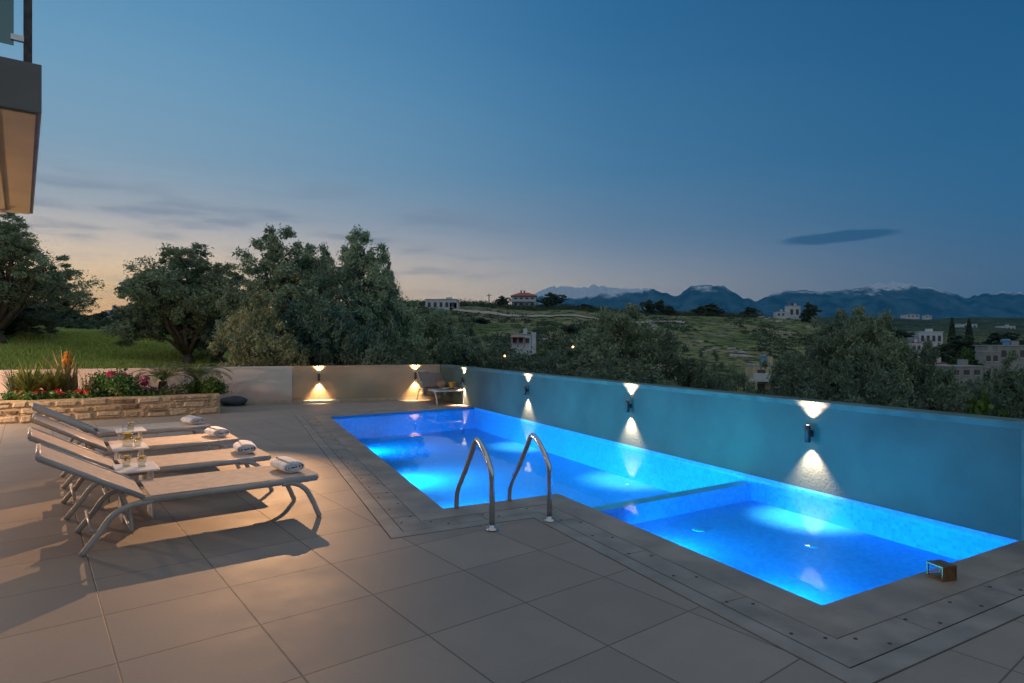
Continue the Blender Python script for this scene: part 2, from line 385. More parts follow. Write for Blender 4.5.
# drain strip with screw caps
a = OFF(0.279); b2 = OFF(0.470); mid = [OFF(0.32), OFF(0.43)]
mb = MB()
for i in range(len(a) - 1):
    q = [a[i], a[i + 1], b2[i + 1], b2[i]]; mb.add([(p.x, p.y, 0.002) for p in q], [(0, 1, 2, 3)])
for j, ml in enumerate(mid):
    for i in range(len(ml) - 1):
        Ld = (ml[i + 1] - ml[i]).length; tdir = (ml[i + 1] - ml[i]).normalized(); s_ = 0.12 + 0.22 * j
        while s_ < Ld - 0.05:
            p = ml[i] + tdir * (s_ + random.uniform(-.015, .015))
            mb.lathe([(0.0105, 0.0), (0.009, 0.0022)], 10, (p.x, p.y, 0.0023), 1); s_ += 0.44
for i in range(len(a) - 1):      # butt joints between the cover slabs
    Ld = (a[i + 1] - a[i]).length; tdir = (a[i + 1] - a[i]).normalized(); nn_ = (b2[i] - a[i]); 
    nrm = Vector((tdir.y, -tdir.x)) * SGN
    s_ = 0.5
    while s_ < Ld - 0.1:
        p = a[i] + tdir * s_ + nrm * 0.0955; mb.box((p.x, p.y, 0.0025), (0.004, 0.186, 0.0015), math.atan2(tdir.y, tdir.x), 2); s_ += 0.88
tag(mb.build('drain_cover_strip', ['drain_stone', 'dark_joint', 'soft_joint']), kind='structure')
tag(ring('border_strip', 0.478, 0.592, 'border_stone', 0.003, 0.02), kind='structure')
tag(ring('joint_bed', 0.27, 0.61, 'dark_joint', -0.004, 0.02), kind='structure')

# walls plan
corner = inter(W2, wdir, Vector((-5.19, 14.78)), Vector((3.45, 1.0)).normalized())
WA = Vector((-10.5, 12.75)); WB = Vector((-5.19, 14.78)); WAA = WA + (WA - WB).normalized() * 6
adir = Vector((math.cos(R(128.1)), math.sin(R(128.1)))); bdir = Vector((0.79, 0.613))

o60 = OFF(0.600)
near_end = W2 - wdir * 0.9
deck_poly = [o60[0]] + o60[1:] + [W2 - wdir * 5, Vector((6, -5)), Vector((-12, -5)), WAA, WA, WB, corner]
tri = tessellate_polygon([[Vector((p.x, p.y, 0)) for p in deck_poly]])
mb = MB(); mb.add([(p.x, p.y, 0) for p in deck_poly], [tuple(t) for t in tri]); tag(mb.build('deck', 'deck_tile'), kind='structure')

# pool basin
D1 = -0.47; D2 = -0.27
divA = inter(gp(590, 503), (gp(746, 476) - gp(590, 503)), P4, (P3 - P4)); divB = inter(gp(590, 503), (gp(746, 476) - gp(590, 503)), W2, wdir)
divN = (divB - divA).normalized(); dn = Vector((-divN.y, divN.x)); 
if dn.y < 0: dn = -dn
divA2 = inter(divA + dn * 0.15, divN, P4, (P3 - P4)); divB2 = inter(divA + dn * 0.15, divN, W2, wdir)
def uvmesh(name, quads, m):
    me = bpy.data.meshes.new(name); vs = []; fs = []; uvs = []
    for q in quads:
        o = len(vs); vs += [tuple(p) for p in q]; fs.append(tuple(range(o, o + len(q))))
        p0 = Vector(q[0]); e = (Vector(q[1]) - p0).normalized(); nrm = (Vector(q[1]) - p0).cross(Vector(q[2]) - p0).normalized(); f2 = nrm.cross(e)
        if abs(nrm.z) > 0.9: e = Vector((-wdir.x, -wdir.y, 0)); f2 = Vector((wn.x, wn.y, 0)); p0 = Vector((0, 0, 0))
        uvs += [((Vector(p) - p0).dot(e) + 5, (Vector(p) - p0).dot(f2) + 5) for p in q]
    me.from_pydata(vs, [], fs); ul = me.uv_layers.new(name='UVMap')
    for i, q in enumerate(uvs): ul.data[i].uv = q
    me.materials.append(MATS[m]); o = bpy.data.objects.new(name, me); COL.objects.link(o); return o
def v3(p, z): return (p.x, p.y, z)
def wallq(a, b2, z0, z1): return [v3(a, z0), v3(b2, z0), v3(b2, z1), v3(a, z1)]
quads = []
big = [P1, P0, P5, P4, divA2, divB2]
quads.append([v3(p, D1) for p in big])
for a_, b_ in zip(big[:4], big[1:5]): quads.append(wallq(a_, b_, D1, 0.0))
quads.append(wallq(divB2, P1, D1, 0.0)); quads.append(wallq(divA2, divB2, D1, -0.09))
small = [divA, P3, P2, divB]
quads.append([v3(p, D2) for p in small]); quads.append(wallq(divA, P3, D2, 0)); quads.append(wallq(P3, P2, D2, 0)); quads.append(wallq(P2, divB, D2, 0)); quads.append(wallq(divB, divA, D2, -0.09))
quads.append(wallq(divA2, divA, -0.12, 0)); quads.append(wallq(divB2, divB, -0.12, 0))
tag(uvmesh('pool_basin', quads, 'mosaic'), kind='structure')
mb = MB(); mb.add([v3(p, -0.09) for p in (divA, divB, divB2, divA2)], [(0, 1, 2, 3)]); tag(mb.build('pool_ledge', 'mosaic_edge'), kind='structure')
mb = MB(); poly = [P1, P0, P5, P4, P3, P2]
tri = tessellate_polygon([[Vector((p.x, p.y, 0)) for p in poly]]); mb.add([v3(p, WZ) for p in poly], [tuple(t) for t in tri]); tag(mb.build('pool_water', 'water'), kind='structure')

# underwater lights
def disc_light(p, direction, power, color, size=0.16, label='', fix=True):
    e = empty('pool_light', p); tag(e, label, 'pool light', 'underwater lights of the pool')
    d = Vector(direction).normalized(); q = d.to_track_quat('-Z', 'Y')
    mb = MB(); mb.lathe([(size * 0.62, 0.012), (size * 0.62, -0.004), (size * 0.5, -0.010), (size * .5, 0.0)], 20)
    o = mb.build('trim_ring', 'steel', e, smooth=False); o.rotation_mode = 'QUATERNION'; o.rotation_quaternion = q
    mb = MB(); mb.lathe([(size * 0.5, -0.002), (size * 0.49, -0.004)], 20); 
    o = mb.build('lens', 'pool_lens', e); o.rotation_mode = 'QUATERNION'; o.rotation_quaternion = q
    ld = bpy.data.lights.new('pool_light_beam', 'AREA'); ld.shape = 'DISK'; ld.size = size; ld.energy = power * 1.35; ld.color = color; ld.spread = R(118)
    lo = bpy.data.objects.new('light_source', ld); COL.objects.link(lo); lo.parent = e; lo.location = tuple(d * 0.02); lo.rotation_mode = 'QUATERNION'; lo.rotation_quaternion = q
mat('pool_lens', (0.5, 0.8, 1), 0.3, emit=(0.1, 0.6, 1.0), estr=3)
BLUE = (0.0, 0.36, 1.0); CYAN = (0.02, 0.62, 1.0)
n05 = Vector(((P0 - P5).normalized().y, -(P0 - P5).normalized().x));
if n05.x < 0: n05 = -n05
for f, pw, colr, lab in ((0.15, 50, (0.0, 0.66, 1.0), 'underwater light nearest the ladder on the left wall of the big pool'), (0.45, 60, (0.0, 0.66, 1.0), 'middle underwater light on the left wall of the big pool'), (0.80, 46, (0.0, 0.50, 1.0), 'farthest underwater light on the left wall of the big pool')):
    p = P5.lerp(P0, f) + n05 * 0.01; disc_light((p.x, p.y, -0.20), (n05.x, n05.y, -0.28), pw, colr, label=lab)
n54 = (P0 - P5).normalized()
p = P5.lerp(P4, 0.5) + n54 * 0.01; disc_light((p.x, p.y, -0.20), (n54.x, n54.y, -0.2), 60, (0, 0.75, 1), label='underwater light under the ladder rails of the big pool')
nn2 = Vector(((P3 - P4).normalized().y, -(P3 - P4).normalized().x))
if nn2.dot(-wn) < 0: nn2 = -nn2
p = P4.lerp(divA2, 0.7) + nn2 * 0.01; disc_light((p.x, p.y, -0.19), (nn2.x, nn2.y, -0.4), 26, (0.0, 0.75, 0.9), label='underwater light on the near side of the big pool by the dividing ledge')
for f, pw, colr, lab in ((0.28, 26, (0, 0.55, 1.0), 'underwater light in the near wall of the small pool close to the ledge'), (0.75, 28, (0, 0.50, 1.0), 'underwater light in the near wall of the small pool close to its corner')):
    p = divA.lerp(P3, f) + nn2 * 0.01; disc_light((p.x, p.y, -0.15), (nn2.x, nn2.y, -0.3), pw, colr, label=lab)
for px_, y_, lab in ((699, 530, 'round floor inlet in the small pool near the ledge'), (812, 546, 'round floor inlet in the middle of the small pool')):
    q0 = gp(px_, y_, D2); mb = MB(); mb.lathe([(0.062, 0.0), (0.058, 0.006), (0.02, 0.008)], 24, (0, 0, 0)); o = mb.build('floor_inlet', 'inlet_plastic', smooth=False); o.location = (q0.x, q0.y, D2 + .002); tag(o, lab, 'inlet', 'floor inlets of the small pool')

# ------------------------------------------------------------------ walls
WH = 0.865
def wall(name, a, b2, th, mats_, side, z0=-3.2, cap=True, h=WH, skirt=None):
    """a..b2 is the inner face; side = unit vector pointing outwards (away from the terrace)"""
    e = empty(name, (a.x, a.y, 0)); inv = Vector((a.x, a.y))
    def q(p): return p - inv
    mb = MB(); mb.prism([q(a), q(b2), q(b2 + side * th), q(a + side * th)], z0, h - 0.05); mb.build('wall_body', mats_, e)
    mb = MB(); ins = side * -0.0
    # cap with a sloped drip edge
    A0, B0, A1, B1 = q(a - side * 0.009), q(b2 - side * 0.009), q(a + side * (th + 0.02)), q(b2 + side * (th + 0.02))
    aI, bI = q(a - side * 0.001), q(b2 - side * 0.001)
    vs = [v3(aI, h - 0.055), v3(bI, h - 0.055), v3(B0, h - 0.02), v3(A0, h - 0.02), v3(B0, h), v3(A0, h), v3(B1, h), v3(A1, h), v3(B1, h - 0.05), v3(A1, h - 0.05)]
    mb.add(vs, [(0, 1, 2, 3), (3, 2, 4, 5), (5, 4, 6, 7), (7, 6, 8, 9), (9, 8, 1, 0), (0, 3, 5, 7, 9), (1, 8, 6, 4, 2)])
    mb.build('wall_cap', 'wall_cap' if cap is True else cap, e)
    if skirt:
        mb = MB(); mb.prism([q(a - side * 0.012), q(b2 - side * 0.012), q(b2 - side * 0.001), q(a - side * 0.001)], 0.001, 0.07); mb.build('skirting', 'skirting', e)
    return e
sideP = -wn
bn = Vector((-(corner - WB).normalized().y, (corner - WB).normalized().x))
ln = Vector((-(WB - WA).normalized().y, (WB - WA).normalized().x))
o = wall('pool_wall', W2 - wdir * 0.02 - wn * 0.006, corner - wn * 0.006, 0.2, 'wall_pool', sideP); tag(o, 'long low rendered wall along the right of the pool, glowing blue', 'wall')
o = wall('back_wall', WB + (corner - WB).normalized() * 0.012, corner - (corner - WB).normalized() * 0.01, 0.2, 'wall_brown', bn, cap='wall_brown', skirt=True); tag(o, 'brown low wall behind the pool carrying two lit lamps', 'wall')
o = wall('garden_wall', WAA, WB, 0.2, 'wall_rose', ln, cap='wall_rose', skirt=True); tag(o, 'pale pinkish low wall behind the stone flower bed', 'wall')
# pier where the pool wall ends
e = empty('wall_pier', (W2.x, W2.y, 0)); tag(e, 'wall pier catching blue light at the right end of the pool wall', 'pier')
mb = MB(); c = wn * 0.05
q_ = [Vector((0, 0)) - wdir * 0.02 + wn * 0.03, Vector((0, 0)) - wdir * 0.02 - wn * 0.24, -wdir * 1.6 - wn * 0.24, -wdir * 1.6 + wn * 0.03]
mb.prism(q_, -3.2, WH - 0.03); mb.build('pier_body', 'wall_cap', e, bevel=0.006)
mb = MB(); q_ = [Vector((0, 0)) - wdir * -0.0 + wn * 0.05, Vector((0, 0)) - wn * 0.26, -wdir * 1.62 - wn * 0.26, -wdir * 1.62 + wn * 0.05]
mb.prism(q_, WH - 0.03, WH + 0.012); mb.build('pier_cap', 'wall_cap', e, bevel=0.006)

# ------------------------------------------------------------------ wall lamps
WARM = (1.0, 0.66, 0.32)
def wall_lamp(p, nrm, zc, label, power=11, h=0.17, tone=None):
    power *= 13.0
    """p = point on the wall face, nrm = out of the wall"""
    e = empty('wall_lamp', (p.x, p.y, zc), math.atan2(nrm.y, nrm.x)); tag(e, label, 'wall lamp', 'up and down wall lamps round the pool')
    mb = MB(); mb.lathe([(0.023, -h / 2), (0.026, -h / 2 + 0.004), (0.026, h / 2 - 0.004), (0.023, h / 2)], 24, (0.062, 0, 0), cap=False)
    mb.lathe([(0.0255, h / 2 - 0.03), (0.0225, h / 2 - 0.028), (0.0225, h / 2 - 0.002)], 24, (0.062, 0, 0), cap=False); mb.build('lamp_body', 'dark_metal', e, smooth=True)
    mb = MB(); mb.box((0.018, 0, 0), (0.036, 0.03, 0.06)); mb.build('bracket', 'dark_metal', e, bevel=0.002)
    for s_ in (-1, 1):
        mb = MB(); mb.lathe([(0.024, -0.002), (0.022, 0.002)], 20, (0.062, 0, s_ * (h / 2 - 0.006))); mb.build('lamp_lens', 'lens', e)
        ld = bpy.data.lights.new('beam', 'SPOT'); ld.energy = power * (0.75 if s_ > 0 else 1.0); ld.color = tone or WARM; ld.spot_size = R(84 if s_ < 0 else 98); ld.spot_blend = 0.8 if s_ < 0 else 1.0; ld.shadow_soft_size = 0.012
        lo = bpy.data.objects.new('beam_source', ld); COL.objects.link(lo); lo.parent = e; lo.location = (0.062, 0, s_ * (h / 2 + 0.004)); lo.rotation_euler = (0, 0, 0) if s_ < 0 else (PI, 0, 0)
    return e
def onwall(px, a, d): return inter(Vector((0, 0)), Vector(((px - CX) / F, 1)), a, d)
bd = (corner - WB).normalized()
p = onwall(319, WB, bd); wall_lamp(p, -bn, 0.60, 'lit wall lamp on the brown back wall above the pale step, leftmost of all', 9)
p = onwall(415, WB, bd); wall_lamp(p, -bn, 0.60, 'lit wall lamp on the brown back wall beside the lone sun lounger', 8)
for px_, lab, pw in ((464, 'lit wall lamp beside the corner lounger, first on the blue wall', 8), (528, 'lit wall lamp second along the blue wall, behind the ladder rails', 10), (631, 'lit wall lamp third along the blue wall, level with the dividing ledge', 11), (812, 'lit wall lamp nearest the camera, above the small pool', 10)):
    p = onwall(px_, W2, wdir); wall_lamp(p, wn, 0.555, lab, pw * 1.7, tone=(1.0, 0.50, 0.33))

# low pads beneath wall lamps on the deck
def pad(px0, px1, yb, label, deep, name='step_slab'):
    a_ = gp(px0, yb); b_ = gp(px1, yb); c_ = (a_ + b_) / 2
    e = MB(); e.box((0, 0, 0.03), ((b_ - a_).length, deep, 0.06)); o = e.build(name, 'pale_slab', bevel=0.006); o.location = (c_.x, c_.y + deep / 2, 0.0); o.rotation_euler = (0, 0, math.atan2(bd.y, bd.x)); tag(o, label, 'slab')
pad(301, 336, 403.2, 'pale low stone slab under the leftmost wall lamp', 0.5)

# ------------------------------------------------------------------ terrain
PXC = [-400, -200, 0, 100, 200, 300, 400, 480, 560, 650, 750, 850, 950, 1100, 1500]
RR = [45, 80, 120, 170, 230, 300, 420, 800, 1400, 2600, 5000]
YT = [
 [320, 322, 327, 330, 337, 356, 382, 398, 410, 420, 430, 440, 450, 450, 450],   # 45
 [318, 322, 331, 335, 340, 350, 366, 380, 388, 396, 402, 410, 412, 412, 412],   # 80
 [312, 316, 325, 331, 336, 342, 347, 354, 358, 368, 378, 392, 395, 395, 395],   # 120
 [306, 310, 318, 326, 330, 330, 328, 334, 338, 347, 355, 372, 380, 380, 380],   # 170
 [300, 302, 310, 322, 322, 318, 313, 317, 322, 328, 332, 338, 364, 364, 364],   # 230
 [296, 297, 305, 319, 316, 310, 304.5, 305, 309, 314, 317, 326, 351, 351, 351],   # 300
 [300, 300, 308, 320, 320, 316, 309, 311, 315, 319, 322, 336, 341, 341, 341],   # 420
 [305, 306, 312, 320, 322, 320, 318, 318, 320, 321, 322, 325, 328, 328, 328],   # 800
 [312, 312, 316, 321, 323, 323, 322, 321, 320, 320, 320, 317, 318, 320, 320],   # 1400
 [322, 322, 322, 326, 328, 328, 328, 328, 328, 328, 328, 326, 326, 326, 326],   # 2600
 [332] * 15]
ZN = {10: [-3.2] * 15, 14: [-3.2, -3.2, -3.2, -3.2, -3.2, -3.2, -3.2, -3.2, -3.2, -3.4, -3.6, -4, -4.2, -4.2, -4.2],
      17: [0.6, 0.5, 0.3, 0.1, -0.6, -1.3, -2.0, -2.6, -3.0, -3.6, -4.2, -4.8, -5, -5, -5],
      24: [1.1, 0.9, 0.55, 0.4, 0.1, -1.2, -2.6, -3.2, -3.8, -4.4, -5, -5.6, -6, -6, -6]}
def zrow(r):
    if r in ZN: return ZN[r]
    return None
rads = [10, 14, 17, 24] + RR
tabz = []
for r in rads:
    if r in ZN: tabz.append(ZN[r])
    else:
        row = YT[RR.index(r)]; tabz.append([HC + r * math.cos(min(abs(math.atan((p - CX) / F)), R(50))) * (CY - y) / F for p, y in zip(PXC, row)])
tabz = np.array(tabz); azc = np.array([math.atan((p - CX) / F) for p in PXC]); lr = np.log(np.array(rads, float))
def smooth(t): return t * t * (3 - 2 * t)
def terr(x, y):
    r = max(math.hypot(x, y), 10.0); a_ = math.atan2(x, y)
    a_ = min(max(a_, azc[0]), azc[-1]) if abs(a_) < PI * 0.55 else (azc[0] if a_ < 0 else azc[-1])
    j = min(max(int(np.searchsorted(azc, a_)) - 1, 0), len(azc) - 2); tj = (a_ - azc[j]) / (azc[j + 1] - azc[j]); tj = smooth(min(max(tj, 0), 1))
    l = math.log(min(r, 4999)); i = min(max(int(np.searchsorted(lr, l)) - 1, 0), len(lr) - 2); ti = (l - lr[i]) / (lr[i + 1] - lr[i]); ti = min(max(ti, 0), 1)
    z = (tabz[i, j] * (1 - tj) + tabz[i, j + 1] * tj) * (1 - ti) + (tabz[i + 1, j] * (1 - tj) + tabz[i + 1, j + 1] * tj) * ti
    if r > 18:
        z += noise.fractal(Vector((x / r * 9, y / r * 9, math.log(r) * 4)), 0.9, 2.0, 5) * r * 0.0042 + noise.noise(Vector((x * 0.3, y * 0.3, 0))) * 0.12
    return z
NA = 420; vs = []; fs = []
azs = []
for k in range(NA):                    # denser in front
    u_ = k / NA; azs.append(R(-180) + (R(360) * u_) - 0.75 * math.sin(2 * PI * (u_ - 0.5)) * -1 * 0)
azs = sorted([R(a) for a in np.linspace(-50, 50, 330)] + [R(a) for a in np.concatenate([np.linspace(-180, -51, 45)[:], np.linspace(51, 179, 45)])])
rs_ = [0.0] + list(np.exp(np.linspace(math.log(10), math.log(5000), 190))) + [9000, 16000, 30000]
vs.append((0, 0, -3.2)); NA = len(azs)
for r in rs_[1:]:
    for a_ in azs:
        x = r * math.sin(a_); y = r * math.cos(a_); z = terr(x, y) if r <= 5001 else -60
        vs.append((x, y, z))
for k in range(NA): fs.append((0, 1 + (k + 1) % NA, 1 + k))
for i in range(len(rs_) - 2):
    for k in range(NA):
        a_ = 1 + i * NA + k; b_ = 1 + i * NA + (k + 1) % NA; fs.append((a_, b_, b_ + NA, a_ + NA))
m = bpy.data.materials.new('hillside'); m.use_nodes = True; t = m.node_tree; b = t.nodes['Principled BSDF']; b.inputs['Roughness'].default_value = 0.95; b.inputs['Specular IOR Level'].default_value = 0.1
g = t.nodes.new('ShaderNodeNewGeometry')
def tn(scale, det=8, rough=0.6):
    n = t.nodes.new('ShaderNodeTexNoise'); n.inputs['Scale'].default_value = scale; n.inputs['Detail'].default_value = det; n.inputs['Roughness'].default_value = rough; t.links.new(g.outputs['Position'], n.inputs['Vector']); return n.outputs[0]
def tr_(f, st):
    n = t.nodes.new('ShaderNodeValToRGB'); cr = n.color_ramp
    while len(cr.elements) < len(st): cr.elements.new(0.5)
    for e_, (p_, c_) in zip(cr.elements, st): e_.position = p_; e_.color = tuple(c_) + (1,)
    t.links.new(f, n.inputs[0]); return n.outputs[0]
def tm_(f, a_, b_):
    n = t.nodes.new('ShaderNodeMix'); n.data_type = 'RGBA'; t.links.new(f, n.inputs[0]); t.links.new(a_, n.inputs[6]) if not isinstance(a_, tuple) else setattr(n.inputs[6], 'default_value', a_)
    t.links.new(b_, n.inputs[7]) if not isinstance(b_, tuple) else setattr(n.inputs[7], 'default_value', b_); return n.outputs[2]
gcol = tr_(tn(0.045), [(0.30, (0.08, 0.115, 0.04)), (0.46, (0.17, 0.21, 0.075)), (0.58, (0.30, 0.28, 0.14)), (0.72, (0.33, 0.28, 0.18))])
rock = t.nodes.new('ShaderNodeTexNoise'); rock.inputs['Scale'].default_value = 0.22; rock.inputs['Detail'].default_value = 10; rock.inputs['Roughness'].default_value = 0.72
mpn = t.nodes.new('ShaderNodeMapping'); mpn.inputs['Scale'].default_value = (0.5, 0.5, 2.2); t.links.new(g.outputs['Position'], mpn.inputs[0]); t.links.new(mpn.outputs[0], rock.inputs['Vector'])
rf = tr_(rock.outputs[0], [(0.59, (0, 0, 0)), (0.64, (1, 1, 1))]); sh = tr_(tn(0.3, 6, 0.7), [(0.50, (0, 0, 0)), (0.56, (1, 1, 1))])
# rocks only beyond the near meadow
ln_ = t.nodes.new('ShaderNodeVectorMath'); ln_.operation = 'LENGTH'; t.links.new(g.outputs['Position'], ln_.inputs[0])
far = t.nodes.new('ShaderNodeMapRange'); far.inputs[1].default_value = 60; far.inputs[2].default_value = 110; t.links.new(ln_.outputs['Value'], far.inputs[0])
mul = t.nodes.new('ShaderNodeMath'); mul.operation = 'MULTIPLY'; t.links.new(rf, mul.inputs[0]); t.links.new(far.outputs[0], mul.inputs[1])
mul2 = t.nodes.new('ShaderNodeMath'); mul2.operation = 'MULTIPLY'; t.links.new(sh, mul2.inputs[0]); t.links.new(far.outputs[0], mul2.inputs[1])
meadow = tr_(tn(0.25, 9, 0.7), [(0.35, (0.18, 0.27, 0.04)), (0.65, (0.40, 0.48, 0.10))])
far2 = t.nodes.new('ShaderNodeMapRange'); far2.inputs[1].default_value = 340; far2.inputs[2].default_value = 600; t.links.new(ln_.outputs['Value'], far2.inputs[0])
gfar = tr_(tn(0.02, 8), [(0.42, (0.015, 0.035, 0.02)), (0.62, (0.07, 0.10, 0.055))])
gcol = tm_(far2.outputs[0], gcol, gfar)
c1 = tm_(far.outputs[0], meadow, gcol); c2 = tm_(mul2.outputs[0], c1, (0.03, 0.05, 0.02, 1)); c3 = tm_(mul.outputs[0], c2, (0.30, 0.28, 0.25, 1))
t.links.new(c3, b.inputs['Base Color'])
bpn = t.nodes.new('ShaderNodeBump'); bpn.inputs['Strength'].default_value = 0.9; bpn.inputs['Distance'].default_value = 1.0; t.links.new(tn(0.9, 8, 0.7), bpn.inputs['Height']); t.links.new(bpn.outputs[0], b.inputs['Normal'])
MATS['hillside'] = m
me = bpy.data.meshes.new('terrain'); me.from_pydata(vs, [], fs); me.materials.append(m); me.polygons.foreach_set('use_smooth', [True] * len(fs)); o = bpy.data.objects.new('terrain', me); COL.objects.link(o); tag(o, kind='structure')

# ------------------------------------------------------------------ mountains
m = bpy.data.materials.new('mountain_hazed'); m.use_nodes = True; t = m.node_tree; b = t.nodes['Principled BSDF']; b.inputs['Roughness'].default_value = 1; b.inputs['Specular IOR Level'].default_value = 0
g = t.nodes.new('ShaderNodeNewGeometry')
nz_ = tn(0.0012, 9, 0.65); s_ = t.nodes.new('ShaderNodeSeparateXYZ'); t.links.new(g.outputs['Position'], s_.inputs[0])
mm = t.nodes.new('ShaderNodeMath'); mm.operation = 'MULTIPLY_ADD'; t.links.new(nz_, mm.inputs[0]); mm.inputs[1].default_value = 900; t.links.new(s_.outputs[2], mm.inputs[2])
sn = t.nodes.new('ShaderNodeMapRange'); sn.inputs[1].default_value = 1140; sn.inputs[2].default_value = 1210; t.links.new(mm.outputs[0], sn.inputs[0])
rc_ = tr_(tn(0.004, 8), [(0.38, (0.01, 0.035, 0.055)), (0.62, (0.07, 0.12, 0.15))])  # rock tones with part of the blue distance haze put into the colour
t.links.new(tm_(sn.outputs[0], rc_, (0.62, 0.66, 0.7, 1)), b.inputs['Base Color']); MATS['mountain_hazed'] = m
def ridge(name, prof, dist, depth, seed, foot=-70):
    pxs = np.linspace(prof[0][0], prof[-1][0], 260); ys = np.interp(pxs, [p[0] for p in prof], [p[1] for p in prof])
    rows = 46; vs = []; fs = []
    for i in range(rows):
        u_ = i / (rows - 1)                       # 0 = front foot, .6 = crest, 1 = back foot
        for k, (p_, y_) in enumerate(zip(pxs, ys)):
            D = dist + (u_ - 0.6) * depth; top = HC + (CY - y_) / F * dist
            w_ = math.sin(min(u_ / 0.6, 1) * PI / 2) ** 1.25 if u_ <= 0.6 else math.cos((u_ - 0.6) / 0.4 * PI / 2)
            x = (p_ - CX) / F * D
            nq = noise.ridged_multi_fractal(Vector((x / 1500 + seed, D / 1500, 0)), 0.9, 2.1, 6, 1.0, 2.0)
            nc = noise.fractal(Vector((p_ / 9.0 + seed, 0, 0)), 0.7, 2, 5) * 0.045 * top
            z = foot + (top - foot + nc) * w_ * (0.78 + 0.22 * (w_ ** 6)) * 1.0 + (nq - 1.0) * top * 0.26 * math.sin(min(w_, 1) * PI) 
            vs.append((x, D, z))
    n = len(pxs)
    for i in range(rows - 1):
        for k in range(n - 1): fs.append((i * n + k, i * n + k + 1, (i + 1) * n + k + 1, (i + 1) * n + k))
    me = bpy.data.meshes.new(name); me.from_pydata(vs, [], fs); me.materials.append(MATS['mountain_hazed']); me.polygons.foreach_set('use_smooth', [True] * len(fs)); o = bpy.data.objects.new(name, me); COL.objects.link(o); tag(o, kind='structure')
ridge('mountains_far', [(515, 312), (532, 295), (545, 289), (560, 286), (580, 288), (592, 285), (605, 287), (625, 289), (650, 294), (680, 296), (720, 300), (760, 304), (800, 300)], 10800, 3000, 3.3)
ridge('mountains', [(560, 318), (588, 299), (600, 292), (625, 289), (650, 289), (665, 293), (676, 297), (690, 287), (703, 285), (722, 286), (740, 296), (755, 302), (775, 293), (800, 290), (818, 292), (838, 291), (860, 287), (880, 283), (900, 283), (920, 286), (945, 291), (965, 298), (985, 294), (1000, 293), (1024, 292), (1100, 288), (1200, 300)], 9000, 3600, 1.1)

# ------------------------------------------------------------------ foliage
def leaves_mesh(pts, size, asp, rng, updir=0.0, tint=None):
    """pts (n,3) centres; makes two-triangle leaf quads with random facing"""
    n = len(pts); d = rng.normal(size=(n, 3)); d[:, 2] += updir; d /= np.linalg.norm(d, axis=1)[:, None]
    q = rng.normal(size=(n, 3)); s = np.cross(d, q); s /= np.linalg.norm(s, axis=1)[:, None]
    l = size * rng.uniform(0.6, 1.35, (n, 1)); w = l * asp
    v = np.empty((n, 4, 3)); v[:, 0] = pts - d * l; v[:, 1] = pts + s * w; v[:, 2] = pts + d * l; v[:, 3] = pts - s * w
    return v.reshape(-1, 3)
def leaf_obj(name, verts, m, tints, parent=None):
    n = len(verts) // 4; me = bpy.data.meshes.new(name); me.vertices.add(len(verts)); me.vertices.foreach_set('co', verts.astype(np.float32).ravel())
    me.loops.add(4 * n); me.loops.foreach_set('vertex_index', np.arange(4 * n, dtype=np.int32)); me.polygons.add(n)
    me.polygons.foreach_set('loop_start', np.arange(0, 4 * n, 4, dtype=np.int32)); me.polygons.foreach_set('loop_total', np.full(n, 4, dtype=np.int32))
    at_ = me.attributes.new('tint', 'FLOAT', 'FACE'); at_.data.foreach_set('value', np.asarray(tints, dtype=np.float32))
    me.update(); me.validate(); me.materials.append(MATS[m]); o = bpy.data.objects.new(name, me); COL.objects.link(o)
    if parent: o.parent = parent
    return o
